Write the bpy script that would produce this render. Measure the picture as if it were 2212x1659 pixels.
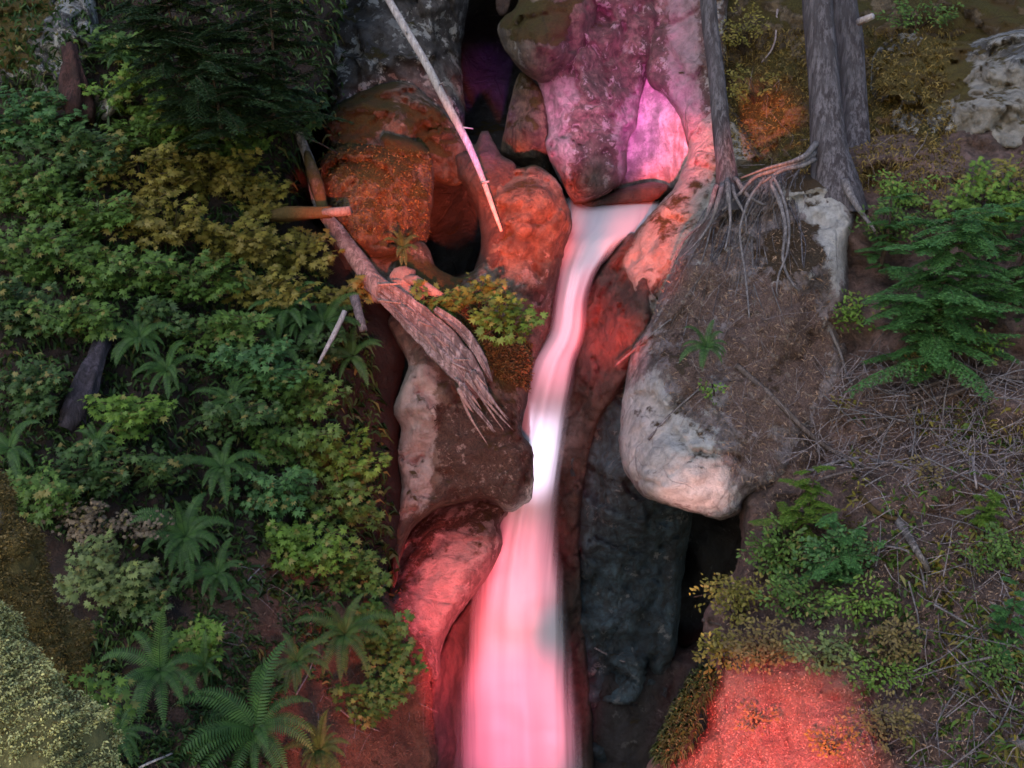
import bpy, math, random
import numpy as np
from mathutils import Vector, noise, geometry, Matrix

random.seed(7); rng = np.random.default_rng(7)
SC = bpy.context.scene
for o in list(bpy.data.objects): bpy.data.objects.remove(o)
COL = SC.collection
R = math.radians

# ------------------------------------------------------------------ camera
FW, FH = 2212.0, 1659.0          # frame units used for surveying the gorge
PITCH = R(15); HF = math.tan(R(25))
CAM = np.array([0.0, 0.0, 10.0])
FV = np.array([0, math.cos(PITCH), -math.sin(PITCH)])
UV_ = np.array([0, math.sin(PITCH), math.cos(PITCH)])
RV = np.array([1.0, 0, 0])
cd = bpy.data.cameras.new('camera'); cam = bpy.data.objects.new('camera', cd); COL.objects.link(cam)
cam.location = CAM; cam.rotation_euler = (math.pi/2 - PITCH, 0, 0)
cd.sensor_width = 36; cd.lens = 18/HF; cd.clip_start = 0.1; cd.clip_end = 500
SC.camera = cam
SC.view_settings.view_transform = 'Standard'; SC.view_settings.look = 'None'
SC.view_settings.gamma = 1; SC.view_settings.use_curve_mapping = False
SC.view_settings.exposure = 1.0
SC.render.engine = 'CYCLES'
SC.cycles.use_denoising = True
SC.cycles.filter_width = 1.6
SC.cycles.max_bounces = 6; SC.cycles.diffuse_bounces = 3; SC.cycles.transparent_max_bounces = 16

def P(u, v, d):
    """survey position (frame units) and distance along the view axis -> world"""
    x = (u-FW/2)/(FW/2)*HF; y = (FH/2-v)/(FW/2)*HF
    return CAM + d*(FV + x*RV + y*UV_)
def PX(d): return d*HF/(FW/2)      # metres per frame unit at distance d

# ------------------------------------------------------------------ world + dusk sun
w = bpy.data.worlds.new('World'); SC.world = w; w.use_nodes = True
nt = w.node_tree; bg = nt.nodes['Background']
sky = nt.nodes.new('ShaderNodeTexSky'); sky.sky_type = 'NISHITA'; sky.sun_disc = False
SUN_EL, SUN_ROT = R(22), R(205)
sky.sun_elevation = SUN_EL; sky.sun_rotation = SUN_ROT; sky.air_density = 1.0; sky.dust_density = 0.3; sky.ozone_density = 1.8
nt.links.new(sky.outputs[0], bg.inputs[0]); bg.inputs[1].default_value = 0.15
sl = bpy.data.lights.new('dusk_sun', 'SUN'); sl.energy = 0.85; sl.angle = R(40); sl.color = (1, .95, .97)
so = bpy.data.objects.new('dusk_sun', sl); COL.objects.link(so)
so.rotation_euler = Vector((math.sin(SUN_ROT)*math.cos(R(50)), math.cos(SUN_ROT)*math.cos(R(50)), math.sin(R(50)))).to_track_quat('Z', 'Y').to_euler()

# ------------------------------------------------------------------ floodlights of the light show (fixtures stand below and beside the viewpoint)
def flood(name, pos, aim, power, color, angle, blend=0.6, size=0.15):
    l = bpy.data.lights.new(name, 'SPOT'); l.energy = power; l.color = color
    l.spot_size = R(angle); l.spot_blend = blend; l.shadow_soft_size = size
    o = bpy.data.objects.new(name, l); COL.objects.link(o); o.location = pos
    o.rotation_euler = (Vector(aim)-Vector(pos)).to_track_quat('-Z', 'Y').to_euler()
RED = (1, .22, .26)
NEAR = P(1250, 1900, 2.6)          # fixture on the rail just below the viewpoint
flood('red_floodlight', NEAR, P(930, 455, 15.3), 15000, (1, .13, .06), 14.5, 1.0)
flood('red_floodlight', NEAR, P(695, 452, 14.1), 9000, (1, .10, .05), 3.6, 1.0)
flood('red_floodlight', NEAR, P(1140, 480, 15.2), 28000, (1, .09, .045), 8.5, 1.0)
flood('red_floodlight', NEAR, P(1385, 540, 15.2), 20000, (1, .09, .06), 5.6, .9)
flood('red_floodlight', NEAR, P(1492, 330, 16.0), 28000, (1, .10, .05), 4.2, 1.0)
flood('red_floodlight', NEAR, P(1435, 440, 15.9), 26000, (1, .09, .04), 4.0, 1.0)
flood('red_floodlight', NEAR, P(1315, 720, 15.3), 22000, (1, .07, .05), 5.2, 1.0)
flood('red_floodlight', NEAR, P(1655, 258, 16.6), 11500, (1, .20, .08), 4.8, 1.0)
flood('red_floodlight', P(1600, 2050, 7.5), P(950, 1330, 15.0), 5600, (1, .08, .10), 22, .9)
flood('pink_floodlight', P(1120, 1950, 8.5), P(1105, 1560, 15.0), 2300, (1, .10, .20), 21, .8)
flood('pink_floodlight', P(1120, 1950, 8.5), P(1130, 1250, 15.0), 1500, (1, .12, .20), 14, 1.0)
flood('pink_floodlight', P(1150, 1900, 8.0), P(1240, 690, 15.8), 3000, (1, .13, .22), 13, .9)
flood('white_floodlight', P(1250, 1950, 8.5), P(1165, 985, 15.4), 4200, (.85, .80, 1.0), 10, 1.0)
flood('red_floodlight', NEAR, P(1040, 900, 14.5), 2600, (1, .16, .14), 26, 1.0)
flood('magenta_floodlight', NEAR, P(1415, 280, 17.3), 14000, (1, .16, .66), 8.0, 1.0, .2)
flood('magenta_floodlight', NEAR, P(1215, 280, 17.0), 20000, (1, .30, .62), 5.5, 1.0, .2)
flood('violet_floodlight', NEAR, P(1330, 100, 17.0), 9500, (.95, .12, .55), 11.5, 1.0)
flood('violet_floodlight', P(1070, 1700, 3.0), P(1050, 200, 22.0), 7000, (.5, .12, 1.0), 4.8, 1.0)
flood('red_floodlight', P(1350, 1880, 3.6), P(1660, 1670, 10.6), 8600, (1, .10, .10), 19, 1.0)
flood('warm_floodlight', P(1430, 1900, 9.0), P(1500, 1060, 12.5), 1100, (1, .50, .45), 11.5, .4)
flood('red_floodlight', P(820, 1950, 7.5), P(800, 1440, 12.6), 480, (1, .17, .10), 44, 1.0)

# ------------------------------------------------------------------ object helpers
def tag(o, label=None, cat=None, group=None, kind=None):
    if label: o['label'] = label
    if cat: o['category'] = cat
    if group: o['group'] = group
    if kind: o['kind'] = kind
    return o
def empty(name, loc):
    o = bpy.data.objects.new(name, None); COL.objects.link(o); o.location = loc; o.empty_display_size = .2
    return o
def mesh_obj(name, V, F, mat, parent=None, origin=None, smooth=True):
    """V (n,3) world, F list/array of faces"""
    V = np.asarray(V, float)
    if parent is not None:
        org = np.array(parent_world(parent)); 
    else:
        org = np.array(origin) if origin is not None else np.array([V[:,0].mean(), V[:,1].mean(), V[:,2].min()])
    me = bpy.data.meshes.new(name)
    L = V - org
    if isinstance(F, np.ndarray) and F.ndim == 2:
        n, k = F.shape
        me.vertices.add(len(L)); me.vertices.foreach_set('co', L.astype(np.float32).ravel())
        me.loops.add(n*k); me.loops.foreach_set('vertex_index', F.astype(np.int32).ravel())
        me.polygons.add(n); me.polygons.foreach_set('loop_start', (np.arange(n)*k).astype(np.int32))
        try: me.polygons.foreach_set('loop_total', np.full(n, k, np.int32))
        except Exception: pass
        me.update(calc_edges=True)
    else:
        me.from_pydata([tuple(p) for p in L], [], [tuple(int(i) for i in f) for f in F]); me.update()
    me.validate()
    if smooth: me.polygons.foreach_set('use_smooth', np.ones(len(me.polygons), bool))
    if mat: me.materials.append(mat)
    o = bpy.data.objects.new(name, me); COL.objects.link(o)
    if parent is not None: o.parent = parent
    else: o.location = org
    return o
def parent_world(p):
    v = Vector(p.location)
    while p.parent: p = p.parent; v += p.location
    return v
class MB:
    """collects pieces of ONE mesh"""
    def __init__(s): s.V = []; s.F = []; s.n = 0
    def add(s, V, F):
        V = np.asarray(V, float); s.V.append(V); s.F.extend([tuple(int(i)+s.n for i in f) for f in F]); s.n += len(V)
    def build(s, name, mat, parent=None, smooth=True, origin=None):
        return mesh_obj(name, np.concatenate(s.V), s.F, mat, parent, origin, smooth)

# ------------------------------------------------------------------ maths helpers
def tps(ctrl):
    C = np.array(ctrl, float); X = C[:, :2]/1000; n = len(X)
    def U(r2): return np.where(r2 > 1e-12, .5*r2*np.log(np.maximum(r2, 1e-12)), 0)
    D = ((X[:, None]-X[None])**2).sum(-1)
    A = np.zeros((n+3, n+3)); A[:n, :n] = U(D) + np.eye(n)*1e-4; A[:n, n] = 1; A[:n, n+1:] = X; A[n, :n] = 1; A[n+1:, :n] = X.T
    b = np.zeros(n+3); b[:n] = C[:, 2]; s = np.linalg.lstsq(A, b, rcond=1e-6)[0]
    lo, hi = C[:, 2].min()-1.0, C[:, 2].max()+1.0
    def f(u, v):
        q = np.stack([np.ravel(u), np.ravel(v)], -1)/1000.0
        d2 = ((q[:, None]-X[None])**2).sum(-1)
        r = U(d2)@s[:n] + s[n] + q@s[n+1:]
        return np.clip(r, lo, hi).reshape(np.shape(u))
    return f
def catmull(pts, step, closed=True):
    pts = [np.array(p, float) for p in pts]; n = len(pts); out = []
    rngi = range(n) if closed else range(n-1)
    for i in rngi:
        if closed: p0, p1, p2, p3 = pts[i-1], pts[i], pts[(i+1) % n], pts[(i+2) % n]
        else: p0, p1, p2, p3 = pts[max(i-1, 0)], pts[i], pts[i+1], pts[min(i+2, n-1)]
        k = max(1, int(np.linalg.norm(p2-p1)/step))
        for j in range(k):
            t = j/k
            out.append(.5*((2*p1)+(-p0+p2)*t+(2*p0-5*p1+4*p2-p3)*t*t+(-p0+3*p1-3*p2+p3)*t**3))
    if not closed: out.append(pts[-1])
    return np.array(out)
def inside(poly, q):
    x, y = q[:, 0], q[:, 1]; c = np.zeros(len(q), bool); n = len(poly)
    for i in range(n):
        x1, y1 = poly[i]; x2, y2 = poly[(i+1) % n]
        if y1 == y2: continue
        m = ((y1 > y) != (y2 > y)) & (x < (x2-x1)*(y-y1)/(y2-y1)+x1)
        c ^= m
    return c
def bdist(poly, q):
    best = np.full(len(q), 1e9); n = len(poly)
    for i in range(n):
        a = poly[i]; b = poly[(i+1) % n]; ab = b-a; L = ab@ab
        if L < 1e-9: continue
        t = np.clip(((q-a)@ab)/L, 0, 1); d = np.hypot(*(q-(a+t[:, None]*ab)).T); best = np.minimum(best, d)
    return best
def sstep(x, a, b):
    t = np.clip((x-a)/(b-a), 0, 1); return t*t*(3-2*t)

# ------------------------------------------------------------------ materials
class NB:
    def __init__(s, name):
        s.m = bpy.data.materials.new(name); s.m.use_nodes = True; s.t = s.m.node_tree
        s.b = s.t.nodes['Principled BSDF']; s.co = s.t.nodes.new('ShaderNodeTexCoord').outputs['Object']
    def _set(s, sock, v):
        if isinstance(v, bpy.types.NodeSocket): s.t.links.new(v, sock)
        elif isinstance(v, (tuple, list)) and len(v) == 3 and sock.type == 'RGBA': sock.default_value = (*v, 1)
        else: sock.default_value = v
    def n(s, typ, **kw):
        nd = s.t.nodes.new(typ)
        for k, v in kw.items(): setattr(nd, k, v)
        return nd
    def scale(s, vec, sc):
        nd = s.n('ShaderNodeVectorMath', operation='MULTIPLY'); s._set(nd.inputs[0], vec); nd.inputs[1].default_value = sc; return nd.outputs[0]
    def noise(s, sc, det=5, rough=.6, vec=None, dist=0):
        nd = s.n('ShaderNodeTexNoise'); s._set(nd.inputs['Vector'], vec or s.co)
        nd.inputs['Scale'].default_value = sc; nd.inputs['Detail'].default_value = det
        nd.inputs['Roughness'].default_value = rough; nd.inputs['Distortion'].default_value = dist; return nd.outputs['Fac']
    def voro(s, sc, vec=None, feature='DISTANCE_TO_EDGE'):
        nd = s.n('ShaderNodeTexVoronoi', feature=feature); s._set(nd.inputs['Vector'], vec or s.co); nd.inputs['Scale'].default_value = sc; return nd.outputs[0]
    def mr(s, v, a, b, c=0, d=1):
        nd = s.n('ShaderNodeMapRange'); nd.interpolation_type = 'SMOOTHSTEP'; s._set(nd.inputs[0], v)
        for i, x in enumerate((a, b, c, d)): nd.inputs[i+1].default_value = x
        return nd.outputs[0]
    def mix(s, f, a, b):
        nd = s.n('ShaderNodeMix', data_type='RGBA'); s._set(nd.inputs[0], f); s._set(nd.inputs[6], a); s._set(nd.inputs[7], b); return nd.outputs[2]
    def math(s, op, a, b=0.0, c=None):
        nd = s.n('ShaderNodeMath', operation=op); s._set(nd.inputs[0], a); s._set(nd.inputs[1], b)
        if c is not None: s._set(nd.inputs[2], c)
        return nd.outputs[0]
    def attr(s, name):
        nd = s.n('ShaderNodeAttribute', attribute_name=name); return nd.outputs['Fac']
    def bump(s, h, strength=.5, dist=.05, nrm=None):
        nd = s.n('ShaderNodeBump'); nd.inputs['Strength'].default_value = strength; nd.inputs['Distance'].default_value = dist
        s._set(nd.inputs['Height'], h)
        if nrm: s._set(nd.inputs['Normal'], nrm)
        return nd.outputs[0]
    def out(s, col, rough=.8, nrm=None, spec=.3):
        s._set(s.b.inputs['Base Color'], col); s._set(s.b.inputs['Roughness'], rough)
        s.b.inputs['Specular IOR Level'].default_value = spec
        if nrm: s._set(s.b.inputs['Normal'], nrm)
        return s.m

def rock_mat(name, a, b, moss=.5, lichen=.3, sc=1.0, rough=.75, crack=.5, mossc=(.085, .07, .018), bumpd=.05, soilc=(.10, .062, .045), pale=(.42, .38, .34)):
    s = NB(name)
    n1 = s.noise(1.3*sc, 6, .62); n2 = s.noise(6*sc, 8, .7); n3 = s.noise(38*sc, 8, .78)
    col = s.mix(s.mr(n1, .36, .62), a, b)
    col = s.mix(s.mr(n2, .38, .62), col, s.mix(.62, col, (.035, .028, .025)))
    col = s.mix(s.mr(n3, .5, .7, 0, .6), col, (.04, .03, .028))
    # stains running down the face
    st = s.noise(1.0, 5, .6, s.scale(s.co, (5, 5, .7)))
    col = s.mix(s.math('MULTIPLY', s.mr(st, .5, .66), .5), col, (.055, .045, .04))
    # lichen: pale crusts
    lf = s.math('MULTIPLY', s.mr(s.noise(3.2*sc, 9, .72), .62-.16*lichen, .66-.16*lichen), s.mr(n1, .30, .55, .3, 1))
    col = s.mix(s.math('MULTIPLY', lf, min(1, lichen*1.6)), col, (.46, .44, .42))
    # pale bare zones
    pf = s.mr(s.math('ADD', s.attr('pale'), s.math('MULTIPLY', s.math('SUBTRACT', n2, .5), 1.3)), .30, .48)
    col = s.mix(pf, col, s.mix(s.mr(n2, .3, .7), pale, tuple(x*.55 for x in pale)))
    # soil and needle litter zones
    sf = s.mr(s.math('ADD', s.attr('soil'), s.math('MULTIPLY', s.math('SUBTRACT', s.noise(3.0*sc, 8, .75), .5), 3.2)), .40, .62)
    soil = s.mix(s.mr(n3, .35, .65), soilc, tuple(x*.35 for x in soilc))
    soil = s.mix(s.math('MULTIPLY', s.mr(s.noise(9, 4, .8), .58, .63), .7), soil, (.30, .24, .2))
    col = s.mix(sf, col, soil)
    # moss on upward faces and in moss zones
    g = s.n('ShaderNodeNewGeometry'); sx = s.n('ShaderNodeSeparateXYZ'); s.t.links.new(g.outputs['Normal'], sx.inputs[0])
    mf = s.math('ADD', s.math('MULTIPLY', sx.outputs[2], .55), s.math('MULTIPLY', s.math('SUBTRACT', n1, .5), 1.4))
    mf = s.math('ADD', mf, s.math('MULTIPLY', s.math('SUBTRACT', n2, .5), .8))
    mf = s.math('ADD', mf, s.math('MULTIPLY', s.attr('moss'), .9))
    mf = s.mr(mf, .62-moss*.6, .80-moss*.6)
    mossn = s.mix(s.mr(n3, .3, .7), tuple(x*.45 for x in mossc), tuple(x*1.25 for x in mossc))
    mossn = s.mix(s.mr(s.noise(2.2, 4, .6), .4, .65), mossn, s.mix(.6, mossn, (.10, .05, .02)))
    col = s.mix(mf, col, mossn)
    ch = s.voro(3.3*sc, s.mix(.12, s.co, s.n('ShaderNodeTexNoise').outputs['Color']), 'F1')
    cr = s.mr(s.voro(1.1*sc, s.scale(s.co, (1, 1, .6))), 0, .03)
    wp = s.mix(.45, s.co, s.n('ShaderNodeTexNoise').outputs['Color'])
    cr2 = s.math('MAXIMUM', s.mr(s.voro(2.1*sc, wp), 0, .02), s.mr(s.noise(1.9, 4, .6), .36, .50))
    cr = s.math('MAXIMUM', cr, s.mr(s.noise(1.7, 3, .5), .45, .6))
    cr = s.math('MULTIPLY', cr, cr2)
    h = s.math('ADD', s.math('MULTIPLY', n2, 1.6), s.math('MULTIPLY', n3, .6))
    h = s.math('ADD', h, s.math('MULTIPLY', cr, crack*.5)); h = s.math('ADD', h, s.math('MULTIPLY', ch, crack*2.2))
    h = s.math('ADD', h, s.math('MULTIPLY', s.math('MULTIPLY', mf, n3), .9))
    col = s.mix(s.math('MULTIPLY', s.math('SUBTRACT', 1.0, cr), .6*crack), col, (.02, .017, .015))
    r = s.mix(mf, (rough,)*3, (.95,)*3)
    return s.out(col, s.math('MULTIPLY', r, 1.0), s.bump(h, 1.0, bumpd*2.0), .25)

M = {}
M['grey'] = rock_mat('grey_rock', (.17, .15, .145), (.09, .08, .078), .25, .55)
M['brown'] = rock_mat('brown_rock', (.22, .17, .13), (.11, .085, .065), .25, .25, .9)
M['mossy'] = rock_mat('mossy_rock', (.22, .16, .10), (.13, .095, .06), .85, .15, soilc=(.26, .16, .09), mossc=(.105, .085, .02))
M['pale'] = rock_mat('pale_rock', (.30, .26, .24), (.20, .17, .16), .1, .4)
M['wet'] = rock_mat('wet_rock', (.14, .085, .07), (.09, .055, .045), .0, .1, .7, .38, .25)
M['smooth'] = rock_mat('smooth_rock', (.19, .12, .105), (.14, .09, .08), -.3, 0, .5, .42, 0, bumpd=.03)
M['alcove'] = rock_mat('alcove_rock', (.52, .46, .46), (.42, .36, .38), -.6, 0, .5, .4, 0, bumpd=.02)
M['lichen'] = rock_mat('lichen_rock', (.27, .18, .16), (.13, .085, .075), .1, .45, 1.3, pale=(.40, .32, .32))
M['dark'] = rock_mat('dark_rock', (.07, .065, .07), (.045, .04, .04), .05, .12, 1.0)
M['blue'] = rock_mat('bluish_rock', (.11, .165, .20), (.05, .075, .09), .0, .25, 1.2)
M['boulder'] = rock_mat('debris_boulder', (.37, .30, .305), (.23, .18, .18), .12, .45, 1.3, mossc=(.10, .065, .04), bumpd=.05, soilc=(.23, .145, .125), pale=(.62, .58, .57))
M['cliff'] = rock_mat('cliff_rock', (.26, .26, .27), (.12, .11, .11), .25, .75, 1.2, mossc=(.16, .12, .03))
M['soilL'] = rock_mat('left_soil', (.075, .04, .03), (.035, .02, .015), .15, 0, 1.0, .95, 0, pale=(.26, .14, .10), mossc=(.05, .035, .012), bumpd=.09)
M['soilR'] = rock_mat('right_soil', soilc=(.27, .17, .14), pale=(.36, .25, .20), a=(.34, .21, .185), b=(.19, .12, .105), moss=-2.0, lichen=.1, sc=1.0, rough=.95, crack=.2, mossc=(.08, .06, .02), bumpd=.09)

M['darkmoss'] = rock_mat('dark_moss_rock', (.05, .055, .03), (.03, .035, .02), .9, 0, mossc=(.035, .05, .018))
def leaf_mat(name, c, var=.5, trans=.25, yellow=.0, dead=.7):
    s = NB(name); g = s.n('ShaderNodeNewGeometry'); ri = g.outputs['Random Per Island']
    d = tuple(x*(1-var*.6) for x in c); l = (min(1, c[0]*(1+var)), min(1, c[1]*(1+var*.8)), c[2]*(1+var*.3))
    col = s.mix(ri, d, l)
    if yellow: col = s.mix(s.math('MULTIPLY', s.mr(s.noise(2.5, 3, .5), .4, .65), yellow), col, (.20, .14, .03))
    wn = s.n('ShaderNodeTexWhiteNoise', noise_dimensions='1D'); s._set(wn.inputs['W'], ri)
    col = s.mix(s.math('MULTIPLY', s.math('GREATER_THAN', wn.outputs[0], .94), dead), col, (.22, .17, .05))
    s.out(col, .55, None, .3)
    tr = s.n('ShaderNodeBsdfTranslucent'); s._set(tr.inputs[0], col)
    mx = s.n('ShaderNodeMixShader'); mx.inputs[0].default_value = trans
    s.t.links.new(s.b.outputs[0], mx.inputs[1]); s.t.links.new(tr.outputs[0], mx.inputs[2])
    s.t.links.new(mx.outputs[0], s.t.nodes['Material Output'].inputs[0]); return s.m
LM = {'g': leaf_mat('green_leaf', (0.065, 0.121, 0.024)), 'y': leaf_mat('olive_leaf', (0.135, 0.123, 0.024), yellow=.5),
      'l': leaf_mat('bright_leaf', (0.092, 0.165, 0.025)), 'd': leaf_mat('dark_leaf', (0.040, 0.077, 0.021)),
      'b': leaf_mat('bluish_leaf', (0.053, 0.123, 0.040)), 'p': leaf_mat('pale_leaf', (0.112, 0.147, 0.053)),
      'o': leaf_mat('ochre_leaf', (.13, .10, .04), yellow=.4), 'w': leaf_mat('withered_leaf', (.13, .10, .075)),
      'f': leaf_mat('fern_leaf', (0.038, 0.088, 0.022), dead=0), 'c': leaf_mat('conifer_needle', (0.064, 0.160, 0.051), dead=0),
      'k': leaf_mat('dark_needle', (.022, .046, .018), dead=0), 'm': leaf_mat('moss_tuft', (.42, .42, .20), .6, .15, dead=0), 'x': leaf_mat('short_moss', (.30, .21, .17), .35, .1, dead=0), 'h': leaf_mat('golden_moss_tuft', (.17, .125, .04), .6, .15, dead=0),
      'n': leaf_mat('brown_moss_tuft', (.12, .085, .03), .6, .15, dead=0), 'r': leaf_mat('needle_litter', (.10, .065, .055), .9, .1, dead=0), 't': leaf_mat('boulder_litter', (.22, .155, .14), .9, .1, dead=0),
      'q': leaf_mat('grass_blade', (.13, .12, .05), .6, .2)}

def wood_mat(name, a, b, sc=1.0, moss=0.0, mossc=(.09, .075, .02), rough=.85):
    s = NB(name); v = s.scale(s.co, (9*sc, 9*sc, 1.1*sc)); n1 = s.noise(1.4, 8, .7, v, .4); n2 = s.noise(5, 6, .6, v); n3 = s.noise(2.2, 4, .6)
    col = s.mix(s.mr(n1, .38, .58), a, b); col = s.mix(s.mr(n2, .5, .62, 0, .6), col, tuple(x*.4 for x in b)); col = s.mix(s.mr(n3, .4, .65, 0, .5), col, tuple(x*.5 for x in a))
    if moss:
        mf = s.mr(s.noise(3.5, 7, .7), .62-.25*moss, .70-.25*moss); col = s.mix(mf, col, s.mix(s.noise(40, 3, .6), tuple(x*.4 for x in mossc), mossc))
    h = s.math('ADD', n1, s.math('MULTIPLY', n2, .4))
    return s.out(col, rough, s.bump(h, 1.0, .035), .2)
M['bark'] = wood_mat('grey_bark', (.135, .12, .135), (.04, .032, .036), 1.5)
M['root'] = wood_mat('grey_root', (.25, .22, .225), (.11, .095, .10), 2)
M['twig'] = wood_mat('grey_twig', (.38, .32, .33), (.20, .155, .16), 2)
M['branch'] = wood_mat('brown_branch', (.17, .13, .12), (.08, .06, .055), 2)
M['log'] = wood_mat('weathered_log', (.25, .22, .215), (.085, .07, .066), 1)
M['splint'] = wood_mat('splintered_wood', (.27, .20, .18), (.22, .17, .145), 2)
M['pole'] = wood_mat('pale_pole', (.52, .46, .45), (.33, .28, .28), 1.4)
M['mosslog'] = wood_mat('mossy_log', (.14, .09, .06), (.07, .045, .03), 1, 1.0, (.10, .065, .022))
M['redwood'] = wood_mat('rotten_wood', (.07, .03, .026), (.03, .015, .013), 1); M['darkbark'] = wood_mat('dark_bark', (.07, .055, .07), (.03, .025, .03), 1)
M['mosstrunk'] = wood_mat('moss_trunk', (.16, .14, .12), (.07, .055, .045), 1, 1.7, (.17, .155, .065))
M['mosstrunk2'] = wood_mat('brown_moss_trunk', (.13, .11, .09), (.06, .045, .035), 1, 1.1, (.13, .095, .03))
M['stem'] = wood_mat('thin_stem', (.10, .07, .05), (.05, .035, .025), 3)

# water: long silky strands
def water_mat():
    s = NB('silky_water'); uv = s.n('ShaderNodeTexCoord').outputs['UV']
    st = s.noise(1, 4, .5, s.scale(uv, (3.2, .16, 1)), .3); st2 = s.noise(1, 3, .5, s.scale(uv, (14, .4, 1)))
    col = s.mix(s.mr(st, .38, .68), (.47, .46, .49), (.41, .40, .44))
    e = s.attr('edge'); f = s.math('ADD', e, s.math('MULTIPLY', s.math('SUBTRACT', st2, .5), .3))
    al = s.mr(f, .0, .46)
    s.out(col, .5, s.bump(st, .15, .05), .3); s._set(s.b.inputs['Alpha'], al)
    tr = s.n('ShaderNodeBsdfTranslucent'); s._set(tr.inputs[0], (.8, .8, .85)); 
    s.b.inputs['Subsurface Weight'].default_value = .0
    return s.m
M['water'] = water_mat()

# ------------------------------------------------------------------ rocks as closed bodies
def body(name, outline, ctrl, mat, sp=8, rnd=60, deep=.8, thick=2.5, amp=.10, facet=.25, fs=1.2, rough_edge=3.0, zones=None, seed=0, nz=.9, shrink=.75, curve=True):
    """closed body: front face follows surveyed distances (ctrl), rolls back over `rnd`, then sides and back"""
    df = ctrl if callable(ctrl) else tps(ctrl)
    B = catmull(outline, sp) if curve else np.array(outline, float)
    ctr = B.mean(0)
    J = np.array([noise.noise_vector(Vector((p[0]*.03+seed, p[1]*.03, seed*3.1))) + .5*noise.noise_vector(Vector((p[0]*.11, p[1]*.11+seed, 9.0))) for p in B])[:, :2]
    B = B + J*rough_edge
    lo, hi = B.min(0), B.max(0)
    gx, gy = np.meshgrid(np.arange(lo[0], hi[0], sp), np.arange(lo[1], hi[1], sp*.87))
    gx = gx + (np.arange(gx.shape[0]) % 2)[:, None]*sp*.5
    q = np.stack([gx.ravel(), gy.ravel()], 1); q += rng.uniform(-.22, .22, q.shape)*sp
    q = q[inside(B, q)]; q = q[bdist(B, q) > sp*.45]
    pts = [Vector(p) for p in np.concatenate([B, q])]
    r = geometry.delaunay_2d_cdt(pts, [], [list(range(len(B)))], 1, 1e-4)
    V2 = np.array([[p.x, p.y] for p in r[0]]); F = [tuple(f) for f in r[2]]
    bd = bdist(B, V2)
    t = np.clip(bd/rnd, 0, 1); roll = np.sqrt(np.maximum(1-(1-t)**2, 0))
    base = df(V2[:, 0], V2[:, 1])
    d = base + deep*(1-roll)
    Wd = np.array([P(a, b, c) for (a, b), c in zip(V2, d)])
    keep = np.clip(bd/14, 0.15, 1)
    sv = Vector((seed*5.3, seed*1.7, seed*2.9))
    dd = np.zeros(len(V2))
    for i, p in enumerate(Wd):
        pv = Vector(p)+sv
        x = amp*noise.fractal(pv*nz, .9, 2.1, 6)*1.4 + amp*.7*abs(noise.noise(pv*2.7)) + amp*.35*abs(noise.noise(pv*7.3))
        if facet:
            wv = pv+.25*noise.noise_vector(pv*1.3)
            ds_, pp = noise.voronoi(wv*fs); c = pp[0]; rv = noise.noise_vector(c*3.7)
            x += facet*rv.dot(wv*fs-c)*1.25 + facet*.30*noise.noise(c*5.1)
            if ds_[1]-ds_[0] < .09: x += .09*(1-(ds_[1]-ds_[0])/.09)*facet*1.6
            w2 = wv*fs*2.9; ds2, p2 = noise.voronoi(w2); c2 = p2[0]; rv2 = noise.noise_vector(c2*2.3)
            x += facet*.34*rv2.dot(w2-c2)
            if ds2[1]-ds2[0] < .1: x += .02*facet
        dd[i] = x
    d = d + dd*keep
    Wd = np.array([P(a, b, c) for (a, b), c in zip(V2, d)])
    # boundary loop of the triangulation
    from collections import Counter
    ec = Counter()
    for f in F:
        for i in range(3):
            a, b = f[i], f[(i+1) % 3]; ec[(min(a, b), max(a, b))] += 1
    be = {}
    for f in F:
        for i in range(3):
            a, b = f[i], f[(i+1) % 3]
            if ec[(min(a, b), max(a, b))] == 1: be[a] = b
    verts = [tuple(p) for p in Wd]; faces = list(F)
    start = next(iter(be)); loop = [start]; k = be[start]
    while k != start and k in be and len(loop) < len(be)+2: loop.append(k); k = be[k]
    prev = loop
    cm = V2[loop].mean(0)
    for st, sc in ((.35, .985), (1.0, shrink)):
        new = []
        for i in loop:
            a, b = cm+(V2[i]-cm)*sc
            new.append(len(verts)); verts.append(tuple(P(a, b, d[i]+thick*st)))
        for i in range(len(loop)):
            j = (i+1) % len(loop); faces.append((prev[j], prev[i], new[i], new[j]))
        prev = new
    faces.append(tuple(reversed(prev)))
    V = np.array(verts)
    # triangles came counter-clockwise in (u, v down): make them face the camera
    a, b, c = (V[i] for i in F[0]); nrm = np.cross(b-a, c-a)
    if nrm@(CAM-a) < 0: faces = [tuple(reversed(f)) for f in faces]
    o = mesh_obj(name, V, faces, mat)
    for key in ('pale', 'soil', 'moss'):
        val = np.zeros(len(V))
        for zp in (zones or {}).get(key, []):
            zp = np.array(zp, float); sd = bdist(zp, V2)*np.where(inside(zp, V2), 1, -1)
            val[:len(V2)] = np.maximum(val[:len(V2)], sstep(sd, -40, 45))
        at = o.data.attributes.new(key, 'FLOAT', 'POINT'); at.data.foreach_set('value', val.astype(np.float32))
    return o

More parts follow.
